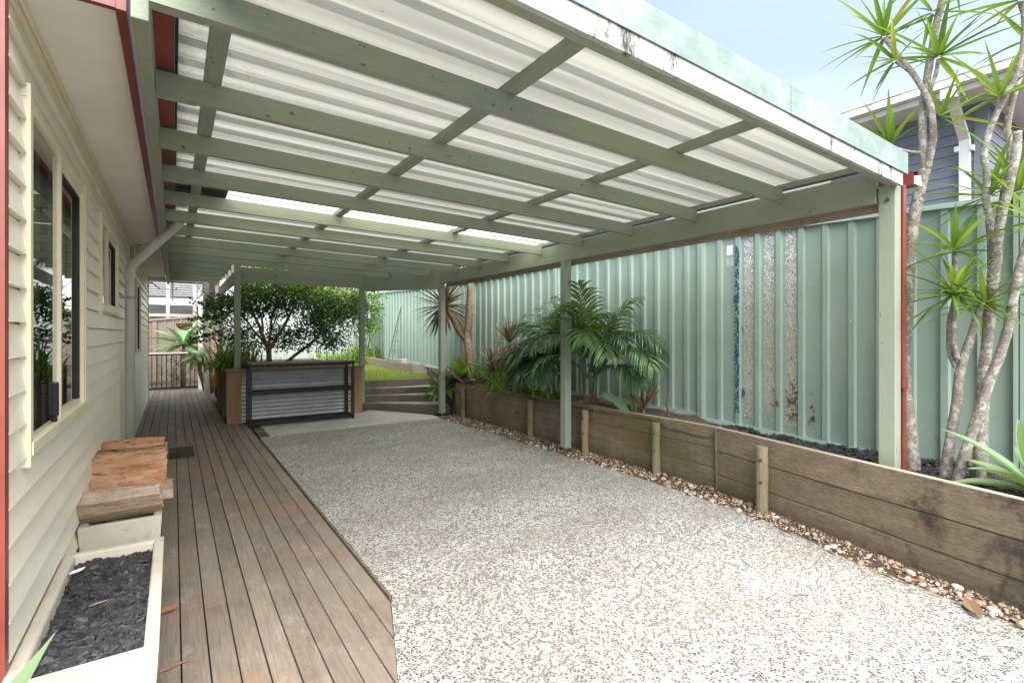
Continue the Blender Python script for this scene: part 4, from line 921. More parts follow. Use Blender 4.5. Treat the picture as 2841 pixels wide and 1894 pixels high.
# ================================================================ LEAF LITTER AND PEBBLES
def fallen(x, y, z, L_, wd, rz, lab, curl=.3, mat='deadleaf', name='fallen_leaf', cat='leaf'):
    m = MB(); n = 8
    for i in range(n+1):
        t_ = i/n; k = wd/2*math.sin(math.pi*min(1, t_*.97+.03))**.8*(1-.3*t_); zz = .003+curl*L_*(t_-.5)**2; xx = -L_/2+L_*t_
        m.v += [(xx, -k, zz+k*.35), (xx, 0, zz), (xx, k, zz+k*.35)]
    for i in range(n): a = 3*i; m.face((a, a+1, a+4, a+3)); m.face((a+1, a+2, a+5, a+4))
    o = m.build(name, mat, None, off=(0, 0, 0)); o.location = (x, y, z); o.rotation_euler = (0, 0, rz); return tag(o, lab, cat, 'fallen leaves on the patio' if cat == 'leaf' else None)
fallen(-.015, 3.02, 0, .085, .07, .6, 'curled brown leaf on the deck beside the nearest trough')
fallen(.0, 2.50, 0, .12, .022, .3, 'narrow reddish leaf on the deck beside the trough nearest the camera', .1)
fallen(2.74, 1.33, .002, .09, .02, -.4, 'thin reddish leaf on the pebbled concrete in the foreground', .1)
fallen(3.30, .78, .01, .19, .08, .5, 'large dry tan leaf at the foot of the wall in the foreground', .25, 'dry'); fallen(3.37, 1.05, .02, .13, .03, 2.2, 'pinkish dry leaf caught among the pebbles below the wall', .2)
fallen(1.50, 5.05, 0, .07, .045, 2.5, 'brown crumpled leaf alone on the far half of the paving', .5, 'dry')
fallen(1.06, 7.98, .01, .12, .045, .1, 'pale brown leaf on the paving under the shelf', .3, 'deadleaf'); fallen(1.30, 8.05, .01, .16, .03, .2, 'long brown leaf on the paving under the shelf', .2)
fallen(-.25, 2.62, .285, .07, .018, .4, 'pinkish leaf lying on the charcoal chips', .1, 'leaf_pinkdry'); fallen(-.36, 2.98, .30, .08, .04, .9, 'white scrap of paper tucked in the trough corner', .3, 'white_plastic', 'paper_scrap', 'paper')
fallen(-.40, 7.78, 0, .11, .04, .7, 'brown leaf on the deck against the house wall', .3)
# gravel soil strip with pebbles
def edgeX(y):
    P = [(-2, 3.22), (.2, 3.24), (.6, 3.31), (1.36, 3.42), (2.07, 3.64), (3.14, 3.70), (4.4, 3.70), (7.47, 3.62), (7.8, 3.66)]
    for (a, xa), (b, xb) in zip(P, P[1:]):
        if a <= y <= b: return xa+(xb-xa)*(y-a)/(b-a)
    return P[0][1]
m = MB(); n = 120
for i in range(n+1):
    y = -2+9.7*i/n; a, b = edgeX(y)-.03, wallX(y)+.02
    for k in range(5): x = a+(b-a)*k/4; m.v.append((x, y, -.012+.012*mnoise.noise(Vector((x*12, y*12, 0)))+.014*(k/4)+(.012 if k == 0 else 0)))
for i in range(n):
    for k in range(4): a = 5*i+k; m.face((a, a+1, a+6, a+5))
struct(m.build('gravel_strip', 'soil', smooth=True))
prot = []
for s_ in range(6):
    bm = bmesh_ = None
    m = MB(); rr = random.Random(40+s_); nu, nv = 10, 6; sx, sy, sz = 1, rr.uniform(.6, .85), rr.uniform(.45, .65)
    m.v.append((0, 0, -sz))
    for j in range(1, nv):
        ph_ = -math.pi/2+math.pi*j/nv
        for i in range(nu):
            th = 2*math.pi*i/nu; d = Vector((math.cos(ph_)*math.cos(th), math.cos(ph_)*math.sin(th), math.sin(ph_))); q = 1+.22*mnoise.noise(d*1.4+Vector((s_*9, 0, 0))); m.v.append((d.x*sx*q, d.y*sy*q, d.z*sz*q))
    m.v.append((0, 0, sz)); cr_ = s_/5
    for i in range(nu): m.face((0, 1+(i+1) % nu, 1+i), cr_); m.face((len(m.v)-1, 1+(nv-2)*nu+i, 1+(nv-2)*nu+(i+1) % nu), cr_)
    for j in range(nv-2):
        for i in range(nu): a = 1+j*nu+i; b = 1+j*nu+(i+1) % nu; m.face((a, b, b+nu, a+nu), cr_)
    me_o = m.build('pebble', 'pebble', None, smooth=True, off=(0, 0, 0)); prot.append(me_o)
rr = random.Random(8); used = set(); placed = []
for k in range(9000):
    y = .30+7.0*rr.random()**1.2; a, b = edgeX(y), wallX(y)-.01
    if b-a < .03: continue
    x = a-.008+(b-a)*rr.random()**1.25; big = rr.random() < .45 and y < 3.2; r_ = rr.uniform(.020, .034) if big else rr.uniform(.013, .022)
    if any((x-p[0])**2+(y-p[1])**2 < (.60*(r_+p[2]))**2 for p in placed): continue
    if abs(y-4.49) < .05 and x < 3.86: continue
    placed.append((x, y, r_))
    if len(placed) >= 285: break
for (x, y, r_) in placed:
    i = rr.choice([0, 1, 1, 2, 2, 3, 3, 4, 5]); src = prot[i]
    if i in used: o = src.copy(); C.objects.link(o)
    else: o = src; used.add(i)
    o.location = (x, y, r_*.25); o.scale = (r_, r_, r_); o.rotation_euler = (rr.uniform(-.3, .3), rr.uniform(-.3, .3), rr.uniform(0, 6.28))
    tag(o, 'small rounded river pebble in the gravel strip below the sleeper wall', 'pebble', 'pebbles along the sleeper wall')
for i, p_ in enumerate(prot):
    if i not in used: bpy.data.objects.remove(p_)
m = MB(); rr = random.Random(13)
for k in range(2600):
    y = .2+7.4*rr.random(); a, b = edgeX(y)-.012, wallX(y); x = a+(b-a)*rr.random()**.9; q = rr.uniform(.004, .010); z = .004; an = rr.uniform(0, 3)
    c_, s_ = math.cos(an)*q, math.sin(an)*q; lo = [(x-c_, y-s_, z), (x+s_*.7, y-c_*.7, z), (x+c_, y+s_, z), (x-s_*.7, y+c_*.7, z)]; up = [(p[0]*.55+x*.45, p[1]*.55+y*.45, z+q*.8) for p in lo]; m.hexa(lo+up, rr.random())
o = m.build('gravel', 'pebble', None, off=(3.8, 3, 0)); tag(o, 'fine brown gravel between the pebbles at the foot of the sleeper wall', 'gravel', kind='stuff')
m = MB(); rr = random.Random(14)
for k in range(170):
    x = rr.uniform(-.42, .93); y = 1.0+7.6*rr.random()**.8; q = rr.uniform(.002, .006); an = rr.uniform(0, 3); c_, s_ = math.cos(an)*q*2, math.sin(an)*q*2
    if y < 3.3 and x < 0: continue
    m.poly([(x-c_, y-s_, .003), (x+s_*.4, y-c_*.4, .003), (x+c_, y+s_, .004), (x-s_*.4, y+c_*.4, .003)], rr.random())
for k in range(260):
    x = rr.uniform(1.0, 3.5); y = 1.2+7*rr.random()**.7; q = rr.uniform(.002, .006); an = rr.uniform(0, 3); c_, s_ = math.cos(an)*q*2.4, math.sin(an)*q*2.4
    if y > 7.4: y = 7.4+rr.random()*1.2
    m.poly([(x-c_, y-s_, .007), (x+s_*.4, y-c_*.4, .007), (x+c_, y+s_, .009), (x-s_*.4, y+c_*.4, .007)], rr.random()*.6)
rr = random.Random(12)
for k in range(2600):
    y = .2+7.4*rr.random(); a, b = edgeX(y)-.09, wallX(y); x = a+(b-a)*rr.random()**.8; zz = .004 if x < edgeX(y) else .012
    q = rr.uniform(.003, .012); an = rr.uniform(0, 6.28); c_, s_ = math.cos(an)*q, math.sin(an)*q; m.poly([(x-c_, y-s_, zz), (x+s_*.3, y-c_*.3, zz+.002), (x+c_, y+s_, zz+rr.uniform(0, .008)), (x-s_*.3, y+c_*.3, zz+.001)], rr.random())
o = m.build('leaf_litter', 'dry', None, off=(3.8, 3, 0)); tag(o, 'crumbled dry leaf litter scattered along the edge of the paving', 'leaf litter', kind='stuff')

# ================================================================ PLANTS
def rosette(m, c, axis, n, L_, W_, el0, el1, droop, rnd=(0, 1), seg=7, prof=None, fold=.3, rr=random, jit=.15):
    ax = Vector(axis).normalized(); e1 = ax.orthogonal().normalized(); e2 = ax.cross(e1)
    for k in range(n):
        t_ = (k+.5)/n; el = el1+(el0-el1)*(t_**.8)+rr.uniform(-.12, .12); az = k*2.39996+rr.uniform(-.3, .3)
        d = (e1*math.cos(az)+e2*math.sin(az))*math.cos(el)+ax*math.sin(el); l = L_*rr.uniform(1-jit*1.6, 1+jit*.6)
        m.blade(Vector(c)+d*.012+ax*(.05*(1-t_)*L_*.5), d, l, W_*rr.uniform(.8, 1.15), droop*rr.uniform(.6, 1.4), seg, fold, prof, rnd[0]+(rnd[1]-rnd[0])*rr.random()**1.3, twist=rr.uniform(-.4, .4))
def ptrunk(name, pts, rad, parent, mat='bark_pale', n=10):
    # resample smoothly
    P = [Vector(p) for p in pts]; out = []; ro = []; K = 6
    for i in range(len(P)-1):
        p0, p1, p2, p3 = P[max(0, i-1)], P[i], P[i+1], P[min(len(P)-1, i+2)]
        for k in range(K):
            t_ = k/K; q = .5*((2*p1)+(p2-p0)*t_+(2*p0-5*p1+4*p2-p3)*t_*t_+(3*p1-p0-3*p2+p3)*t_**3); out.append(q); r_ = rad[i]+(rad[i+1]-rad[i])*t_
            ro.append(r_*(1+.10*mnoise.noise(q*9)+.02*math.sin(q.z*260)))
    out.append(P[-1]); ro.append(rad[-1]); m = MB(); m.tube(out, ro, n, .5); return m.build(name, mat, parent, smooth=True)
def taper(n, a, b): return [a+(b-a)*i/(n-1) for i in range(n)]
sword = lambda t_: min(1, .5+2.2*t_)*(1-t_**1.6)
# --- slender dragon trees beside the near post
def dragon(loc, label, trunks, heads, seed):
    o = thing('dragon_tree', loc, label, 'tree', 'slender dragon trees against the fence'); rr = random.Random(seed)
    for pts, a, b in trunks: ptrunk('trunk', pts, taper(len(pts), a*.74, b*.76), o)
    for (c, ax, n, L_, W_, e0, e1, dr) in heads:
        m = MB(); rosette(m, c, ax, int(n*.85), L_, W_*1.1, e0, e1, dr*1.5, (0, 1), 7, sword, .3, rr, .25); h = m.build('leaf_head', 'leaf_drac', o)
    return o
dragon((4.2, 1.29, .44), 'tallest pale dragon tree, leaning beside the red downpipe and forking above the fence', [
 ([(4.16, 1.28, .40), (4.18, 1.31, .73), (4.2, 1.335, .90), (4.2, 1.35, 1.2), (4.2, 1.33, 1.55), (4.2, 1.32, 1.84), (4.2, 1.30, 2.1), (4.2, 1.27, 2.3), (4.2, 1.23, 2.49)], .058, .042),
 ([(4.2, 1.23, 2.47), (4.2, 1.24, 2.63), (4.2, 1.245, 2.75), (4.2, 1.24, 2.95), (4.2, 1.21, 3.17), (4.2, 1.17, 3.44), (4.2, 1.13, 3.62), (4.2, 1.1, 3.85)], .034, .026),
 ([(4.2, 1.22, 2.49), (4.19, 1.19, 2.64), (4.18, 1.18, 2.73), (4.17, 1.20, 2.92), (4.17, 1.27, 3.11), (4.17, 1.35, 3.27), (4.17, 1.45, 3.47)], .032, .021),
 ([(4.2, 1.21, 3.0), (4.2, 1.175, 3.1), (4.2, 1.16, 3.2)], .017, .015), ([(4.17, 1.31, 3.18), (4.16, 1.38, 3.27)], .017, .014), ([(4.2, 1.22, 2.6), (4.17, 1.30, 2.62), (4.15, 1.40, 2.68)], .016, .014)],
 [((4.17, 1.455, 3.48), (-.1, .35, 1), 26, .50, .036, -.2, 1.4, .25), ((4.16, 1.385, 3.275), (-.3, .5, .6), 15, .40, .032, -.4, 1.2, .35), ((4.2, 1.16, 3.21), (.1, -.3, 1), 24, .50, .036, -.3, 1.35, .25),
  ((4.2, 1.10, 3.86), (0, 0, 1), 24, .5, .036, -.6, 1.3, .35), ((4.2, 1.19, 3.52), (-.2, .2, 1), 10, .4, .03, -.5, .9, .5), ((4.16, 1.14, 2.80), (-.1, -1, .5), 12, .40, .032, .1, 1.2, .15), ((4.14, 1.41, 2.70), (-.2, .25, 1), 20, .38, .042, .1, 1.45, .2)], 21)
dragon((4.1, 1.1, .44), 'short forked dragon tree with bright leafy heads below the fence top', [
 ([(4.08, 1.10, .42), (4.1, 1.07, .72), (4.1, 1.04, .95), (4.1, 1.03, 1.10), (4.1, 1.01, 1.21), (4.1, .98, 1.33), (4.1, .95, 1.46), (4.1, .92, 1.58)], .042, .026),
 ([(4.1, 1.045, 1.17), (4.1, 1.075, 1.27), (4.1, 1.075, 1.46), (4.1, 1.05, 1.62), (4.1, 1.05, 1.90)], .022, .018), ([(4.08, 1.03, 1.22), (4.06, 1.045, 1.35), (4.03, 1.03, 1.60)], .020, .018)],
 [((4.10, 1.05, 1.90), (0, 0, 1), 24, .42, .036, -.35, 1.35, .45), ((4.02, 1.03, 1.62), (-.15, 0, 1), 40, .44, .036, -.6, 1.35, .5), ((4.08, .91, 1.56), (0, -.2, 1), 24, .38, .036, -.5, 1.3, .4)], 22)
dragon((4.05, 1.02, .44), 'right leaning dragon tree crossing in front of its neighbour beside the charcoal bed', [
 ([(4.02, 1.03, .42), (4.05, .97, .72), (4.05, .91, .95), (4.05, .88, 1.09), (4.05, .83, 1.26), (4.05, .79, 1.45), (4.05, .77, 1.62), (4.05, .73, 1.84), (4.05, .69, 2.0)], .040, .030)],
 [((4.05, .68, 2.02), (0, -.2, 1), 22, .45, .036, -.4, 1.3, .4)], 23)
dragon((4.15, .94, .44), 'many stemmed dragon tree at the right with twin trunks rising past the fence top', [
 ([(4.13, .94, .42), (4.15, .94, .70), (4.15, .93, .91), (4.15, .93, 1.07), (4.15, .91, 1.32), (4.15, .89, 1.60), (4.15, .87, 1.83), (4.15, .85, 2.05), (4.15, .81, 2.27), (4.15, .78, 2.46), (4.15, .775, 2.58)], .047, .028),
 ([(4.16, .895, 1.70), (4.2, .90, 1.85), (4.2, .91, 2.09), (4.2, .925, 2.22), (4.2, .92, 2.37), (4.2, .935, 2.49), (4.2, .92, 2.60), (4.2, .89, 2.70), (4.2, .84, 2.83), (4.2, .79, 2.94), (4.2, .76, 3.09), (4.2, .755, 3.26), (4.2, .77, 3.36)], .028, .021),
 ([(4.2, .87, 1.8), (4.27, .88, 2.07), (4.3, .84, 2.42), (4.3, .835, 2.57), (4.3, .85, 2.65), (4.3, .83, 2.80), (4.3, .80, 2.94), (4.3, .77, 3.01), (4.3, .72, 3.2)], .028, .022)],
 [((4.2, .77, 3.37), (0, .1, 1), 24, .45, .036, -.4, 1.3, .3), ((4.2, .86, 2.83), (0, .1, 1), 22, .36, .034, -.1, 1.4, .2), ((4.25, .92, 2.24), (0, .5, .8), 16, .40, .036, -.2, 1.2, .35), ((4.3, .80, 2.25), (0, -.2, 1), 26, .42, .036, -.2, 1.3, .4), ((4.3, .76, 3.16), (.2, .3, .6), 7, .36, .03, -.2, .9, .3)], 24)
# --- agave with broad pale leaves at the right edge
fat = lambda t_: (.35+1.9*t_ if t_ < .34 else 1.0*(1-((t_-.34)/.66)**2.2))
def agave(name, c, label, n, L_, W_, seed, e0=-.1, e1=1.3, droop=.5, mat='leaf_agave', grp=None, stem=None):
    o = thing(name, (c[0], c[1], c[2]), label, 'agave', grp); rr = random.Random(seed); m = MB()
    rosette(m, c, (0, 0, 1), n, L_, W_, e0, e1, droop, (0, 1), 9, fat, .35, rr, .12); m.build('leaves', mat, o, smooth=True)
    if stem: m = MB(); m.tube(stem, taper(len(stem), .05, .035), 9); m.build('stem', 'bark_cordy', o, smooth=True)
    return o
o = agave('agave', (3.90, .62, .50), 'pale green agave with broad pointed leaves at the right edge of the wall', 13, .50, .13, 31, -.05, 1.2, .75)
# --- agapanthus / strap leaf clumps
def clump(c, label, n, L_, W_, seed, spread=.10, e0=.5, e1=1.45, droop=2.2, mat='leaf_strap', rz=None, cat='plant', name='agapanthus', grp='clumps of strap leaved agapanthus', flowers=()):
    o = thing(name, c, label, cat, grp); rr = random.Random(seed); m = MB()
    for k in range(n):
        az = rr.uniform(0, 6.28); el = rr.uniform(e0, e1); b = Vector(c)+Vector((rr.gauss(0, spread), rr.gauss(0, spread), -.01))
        m.blade(b, sph(az, el), L_*rr.uniform(.65, 1.1), W_*rr.uniform(.75, 1.15), droop*rr.uniform(.5, 1.3), 8, .22, None, rr.random()**1.3)
    m.build('leaves', mat, o)
    for (tp, opened) in flowers:
        q = MB(); a = Vector(c); b = Vector(tp); q.tube([a, a.lerp(b, .5)+Vector((.02, .01, 0)), b], [.006, .005, .004], 6, .5); st_ = q.build('flower_stem', 'leaf_strap', o)
        q = MB()
        if opened:
            for k in range(46):
                d = sph(rr.uniform(0, 6.28), rr.uniform(-.5, 1.5)); e_ = b+d*.075; q.tube([b, e_], .0016, 3, .3, False)
                for j in range(4): dd = (d+sph(rr.uniform(0, 6.28), rr.uniform(-1, 1))*.6).normalized(); q.blade(e_-d*.01, dd, .034, .011, .3, 2, .1, None, rr.random())
            q.build('flower', 'petal', st_)
        else: q.tube([b-Vector((0, 0, .02)), b, b+Vector((0, 0, .03)), b+Vector((0, 0, .045))], [.004, .013, .011, .001], 8, 1.); q.build('bud', 'leaf_agave', st_)
    return o
clump((4.12, 6.30, .56), 'bright strap leaved agapanthus arching over the sleeper wall, with one tall bud', 90, .50, .030, 51, .13, .5, 1.45, 2.6, flowers=(((4.06, 6.42, 1.49), False),))
m = MB(); 
clump((4.10, 5.72, .55), 'agapanthus clump under the palm fronds beside the sleeper wall', 60, .38, .026, 52, .13, .4, 1.4, 2.4)
clump((4.10, 5.15, .55), 'low dark agapanthus under the palms nearest the middle post', 60, .34, .024, 53, .15, .4, 1.4, 2.4)
clump((4.30, 6.95, .66), 'bright agapanthus behind the leaning trunk near the fence', 70, .40, .03, 54, .14, .4, 1.4, 2.2)
clump((4.38, 7.65, .66), 'small agapanthus between the agave and the fence', 40, .36, .03, 55, .10, .5, 1.4, 2.)
clump((4.25, 13.2, .68), 'big agapanthus mound in the far corner of the lawn', 230, .75, .04, 56, .26, .35, 1.45, 2.6)
clump((3.4, 13.3, .66), 'paler agapanthus at the back of the lawn behind the tree', 90, .6, .034, 57, .22, .4, 1.4, 2.4)
clump((.80, 9.35, .77), 'large agapanthus spilling over the planter side towards the deck', 200, .72, .034, 58, .16, .35, 1.45, 2.8, flowers=(((.57, 10.3, 1.93), True), ((.40, 10.2, 1.45), True)))
clump((1.0, 9.15, .77), 'small agapanthus right behind the planter front cap', 40, .50, .03, 59, .08, 1.0, 1.5, .7)
clump((1.9, 9.6, .77), 'yellowish low clump at the foot of the garden tree in the planter', 70, .26, .02, 60, .25, .5, 1.4, 1.6)
# --- cordylines
def cordyline(loc, label, trunk, tr, heads, seed, mat='leaf_red'):
    o = thing('cordyline', loc, label, 'plant', 'red cordylines in the garden bed'); rr = random.Random(seed)
    for pts in trunk: ptrunk('trunk', pts, taper(len(pts), *tr), o, 'bark_cordy')
    for (c, ax, n, L_, W_, e0, e1, dr, mt) in heads: m = MB(); rosette(m, c, ax, n, L_, W_, e0, e1, dr, (0, 1), 7, lambda t_: min(1, .35+2.5*t_)*(1-t_**2), .28, rr); m.build('leaf_head', mt, o)
    return o
cordyline((4.2, 7.46, .55), 'tallest red cordyline, a big round head behind the post on a thick forked trunk', [
 [(4.2, 7.42, .50), (4.2, 7.47, .85), (4.2, 7.52, 1.1), (4.2, 7.60, 1.33), (4.2, 7.56, 1.5), (4.2, 7.52, 1.75), (4.2, 7.50, 2.05), (4.2, 7.50, 2.5)],
 [(4.2, 7.60, 1.30), (4.17, 7.78, 1.44), (4.15, 7.95, 1.62), (4.12, 8.12, 1.76), (4.1, 8.24, 1.86)]], (.082, .04),
 [((4.1, 8.28, 1.88), (-.1, .0, 1), 130, .70, .055, -1.1, 1.35, .28, 'leaf_red'), ((4.2, 7.5, 2.6), (0, 0, 1), 60, .6, .04, -.3, 1.4, .3, 'leaf_red')], 61)
cordyline((4.25, 6.30, .55), 'medium red cordyline with drooping faded pink lower leaves', [[(4.25, 6.30, .52), (4.25, 6.31, .9), (4.25, 6.33, 1.22)]], (.03, .025),
 [((4.25, 6.34, 1.24), (0, .05, 1), 34, .44, .036, .5, 1.45, .1, 'leaf_red'), ((4.25, 6.33, 1.20), (0, 0, 1), 34, .50, .032, -.9, .4, .5, 'leaf_pinkdry')], 62)
cordyline((4.18, 6.72, .58), 'dark maroon cordyline low beside the leaning trunk', [[(4.18, 6.72, .55), (4.18, 6.71, .74)]], (.028, .024), [((4.18, 6.70, .76), (0, .05, 1), 40, .55, .038, .1, 1.45, .15, 'leaf_red')], 63)
cordyline((4.2, 3.66, .50), 'small red cordyline seedling near the fence and rust stain', [[(4.2, 3.66, .46), (4.2, 3.67, .56)]], (.014, .012), [((4.2, 3.67, .57), (0, .05, 1), 11, .42, .034, .55, 1.4, .12, 'leaf_red')], 64)
cordyline((4.3, 3.42, .50), 'tiny thin cordyline shoot right of the red seedling', [[(4.3, 3.42, .46), (4.3, 3.42, .54)]], (.009, .008), [((4.3, 3.42, .54), (0, 0, 1), 5, .22, .018, .3, 1.3, .2, 'leaf_red')], 65)
# broad leaved crinum
o = thing('crinum', (4.2, 3.80, .50), 'young plant of four broad blunt green leaves behind the sleeper wall', 'plant'); m = MB(); blunt = lambda t_: min(1, .55+2*t_)*(1 if t_ < .8 else 1-((t_-.8)/.2)**2*.75)
m.blade((4.22, 3.86, .50), (0, .06, 1), .46, .085, .15, 8, .2, blunt, .25, Vector((.3, 1, 0))); m.blade((4.18, 3.80, .50), (-.1, .28, 1), .34, .08, .9, 8, .2, blunt, .6, Vector((.3, 1, .2))); m.blade((4.18, 3.86, .50), (-.15, .9, .75), .42, .085, .9, 8, .2, blunt, .5, Vector((.5, -.4, 1))); m.blade((4.18, 3.78, .50), (-.1, -.1, 1), .32, .075, .5, 8, .2, blunt, .4, Vector((.3, 1, 0)))
m.build('leaves', 'leaf_agave', o, smooth=True)
# agaves near the steps
agave('agave', (4.10, 7.55, .62), 'pale agave standing upright behind the end of the sleeper wall', 16, .48, .12, 71, .3, 1.4, .3, 'leaf_strap', stem=[(4.1, 7.55, .45), (4.1, 7.55, .64)])
agave('agave', (3.92, 7.98, .40), 'green agave drooping over the garden steps behind the post', 20, .42, .12, 72, -.5, 1.2, .7, 'leaf_strap', stem=[(4.15, 7.6, .48), (4.02, 7.85, .38), (3.92, 7.98, .40)])
m = MB(); m.tube([(4.15, 7.22, .60), (4.05, 7.45, .58), (3.98, 7.62, .66), (3.95, 7.72, .80)], [.035, .035, .032, .03], 10); o = m.build('bare_stem', 'bark_cordy', None, smooth=True, off=(4.1, 7.4, .6)); tag(o, 'curved bare woody stem lying at the end of the sleeper wall', 'stem')
# --- palms
def frond(m, base, d, L_, droop, rr, lf=.43, lw=.031, rbase=0., up=.12):
    L_ *= .86; droop *= 1.35; p = Vector(base); d = Vector(d).normalized(); n = 27; st = L_/n; pts = []; dirs = []
    for i in range(n+1):
        pts.append(p.copy()); dirs.append(d.copy()); p = p+d*st; t_ = i/n; d = (d+Vector((0, 0, -1))*droop*st/L_*(.3+1.6*t_)).normalized()
    m.tube(pts, taper(n+1, .009, .002), 5, rbase*.6+.3, False); tone = rr.random()
    for i in range(6, n+1):
        t_ = i/n; dd = dirs[i]; sv = dd.cross(Vector((0, 0, 1))); sv = sv.normalized() if sv.length > .05 else Vector((1, 0, 0)); uv = sv.cross(dd)
        l = lf*math.sin(math.pi*(.12+.82*((t_-.2)/.8)))**.7*rr.uniform(.85, 1.1)
        for sg in (-1, 1):
            for q in (rr.uniform(0, .6),):
                dl = (sv*sg*.85+dd*(.55+.5*t_)+uv*(up+rr.uniform(-.1, .1))).normalized(); pp = pts[i]+dd*st*q
                m.blade(pp, dl, l, lw, 2.3*rr.uniform(.6, 1.4), 6, .25, lambda u: min(1, .4+3*u)*(1-u**2), min(.99, max(0, tone*.55+rr.uniform(0, .35))), sv*0+dd)
def palm(loc, label, fr, stems, seed, mound=None):
    o = thing('palm', loc, label, 'palm', 'young golden cane palms by the fence'); rr = random.Random(seed)
    for (b, d, L_, dr) in fr: m = MB(); frond(m, b, d, L_, dr, rr); m.build('frond', 'leaf_palm', o)
    for s_ in stems: m = MB(); m.tube(s_, taper(len(s_), .032, .016), 9, .8); m.build('stem', 'leaf_palm', o, smooth=True)
    if mound:
        m = MB(); 
        for k in range(500):
            a, e = rr.uniform(0, 6.28), rr.uniform(0, 1.5); c_ = Vector(mound)+sph(a, e)*rr.uniform(.08, .17); t_ = Vector((rr.uniform(-1, 1), rr.uniform(-1, 1), rr.uniform(-1.2, .3)))*.05; m.tube([c_, c_+t_, c_+t_*1.6+Vector((0, 0, -.02))], .0022, 3, rr.random(), False)
        m.build('root_ball', 'dry', o)
    return o
rr = random.Random(77); B1 = Vector((4.2, 4.45, .58)); fr = []
# (azimuth measured from +X, elevation, length, droop)
def arr(base, L_): return [(base+Vector((rr.uniform(-.05, .05), rr.uniform(-.08, .08), .25+rr.uniform(0, .15))), sph(R(a), R(e)), l, d) for a, e, l, d in L_]
f1 = arr(B1, [(-92, 58, 1.45, 1.6), (-100, 46, 1.35, 1.5), (-80, 60, 1.25, 1.5), (95, 66, 1.1, 1.5), (-150, 74, 1.25, 1.2), (175, 60, 1.05, 1.6), (-110, 68, 1.35, 1.3), (85, 60, 1.3, 1.3), (-60, 76, 1.25, 1.1), (120, 76, 1.2, 1.1), (-120, 55, 1.2, 1.8), (60, 66, 1.2, 1.3), (-95, 34, 1.1, 1.3), (-175, 74, 1.15, 1.5), (-88, 50, 1.3, 1.6), (-105, 60, 1.35, 1.5), (-140, 60, 1.2, 1.6), (-70, 56, 1.2, 1.5), (-160, 80, 1.25, 1.0), (150, 52, 1.0, 1.9)])
palm((4.2, 4.45, .50), 'right hand palm growing from a bare root ball beside the middle post', f1, [[(4.18, 4.62, .52), (4.2, 4.66, .72), (4.2, 4.68, .92)], [(4.2, 4.45, .52), (4.2, 4.42, .75), (4.2, 4.38, .98)], [(4.25, 4.52, .5), (4.25, 4.53, .9)]], 81, (4.16, 4.44, .50))
B2 = Vector((4.18, 5.05, .56))
f2 = arr(B2, [(100, 55, 1.25, 1.7), (112, 64, 1.3, 1.6), (88, 70, 1.35, 1.2), (135, 58, 1.05, 2.1), (160, 60, .95, 2.2), (-170, 66, .95, 2.0), (95, 42, 1.1, 1.6), (120, 45, 1.0, 2.0), (-120, 72, 1.2, 1.3), (150, 72, 1.05, 1.7), (75, 78, 1.2, 1.1), (104, 30, .95, 1.4), (170, 40, .85, 1.9), (140, 34, .95, 1.8), (-160, 45, .85, 2.0), (118, 52, 1.25, 1.9), (128, 40, 1.05, 1.9), (92, 62, 1.3, 1.4)])
palm((4.18, 5.05, .50), 'left hand palm with dark drooping fronds behind the middle post', f2, [[(4.18, 5.05, .5), (4.18, 5.08, .85)], [(4.2, 4.95, .5), (4.2, 4.92, .9)]], 82)

# --- camellia-like tree in the planter
tr_ = thing('garden_tree', (1.45, 10.0, .75), 'dense glossy leaved tree spreading low over the planter', 'tree'); rr = random.Random(90)
bm_ = MB(); tips = []
def limb(p, d, L_, r_, depth):
    pts = [p.copy()]; n = 5
    for i in range(n): d = (d+Vector((rr.uniform(-.22, .22), rr.uniform(-.22, .22), rr.uniform(-.1, .16)))).normalized(); p = p+d*(L_/n); pts.append(p.copy())
    bm_.tube(pts, taper(n+1, r_, r_*.55), 7 if r_ > .01 else 4, .5, False)
    if depth == 0: tips.append(pts[-1]); tips.append(pts[-2]); return
    for k in range(rr.choice([2, 3, 3])):
        q = pts[rr.randint(2, n)]; limb(q, (d+Vector((rr.uniform(-1, 1), rr.uniform(-1, 1), rr.uniform(-.4, .75)))*.85).normalized(), L_*rr.uniform(.6, .85), r_*.55, depth-1)
S0 = Vector((1.43, 9.95, .72)); bm_.tube([S0, S0+Vector((0, 0, .30)), S0+Vector((-.02, 0, .42))], [.055, .046, .045], 10)
for (p, d, L_, r_) in ((S0+Vector((-.02, 0, .4)), (-.28, 0, 1), .75, .035), (S0+Vector((0, 0, .38)), (.75, .1, .85), .85, .036), (S0+Vector((-.05, 0, .5)), (-.9, -.15, .7), .7, .022), (S0+Vector((0, 0, .4)), (.1, .5, 1), .8, .028), (S0+Vector((-.1, 0, .7)), (.1, -.2, 1), .6, .022)): limb(Vector(p), Vector(d).normalized(), L_, r_, 3)
S1 = Vector((1.6, 9.95, .75)); bm_.tube([S1, S1+Vector((.25, 0, .22)), S1+Vector((.55, 0, .45)), S1+Vector((.8, 0, .75))], [.036, .032, .028, .022], 8)
for d, L_ in (((.9, .1, .5), .7), ((.5, .4, 1), .7), ((1, -.2, .9), .6), ((.2, .2, 1), .6)): limb(S1+Vector((.75, 0, .65)), Vector(d).normalized(), L_, .018, 2)
bm_.build('trunk', 'bark_tree', tr_, smooth=True)
m = MB()
def leaf(m, p, d, L_, wd, r_):
    sv = d.cross(Vector((rr.uniform(-1, 1), rr.uniform(-1, 1), rr.uniform(-1, 1)))); 
    if sv.length < .05: return
    sv.normalize(); up = sv.cross(d); k = wd/2
    a, b, c_, e = p, p+d*L_*.45+sv*k+up*k*.3, p+d*L_, p+d*L_*.45-sv*k+up*k*.3; mid = p+d*L_*.5
    m.poly([a, b, c_], r_); m.poly([a, c_, e], r_)
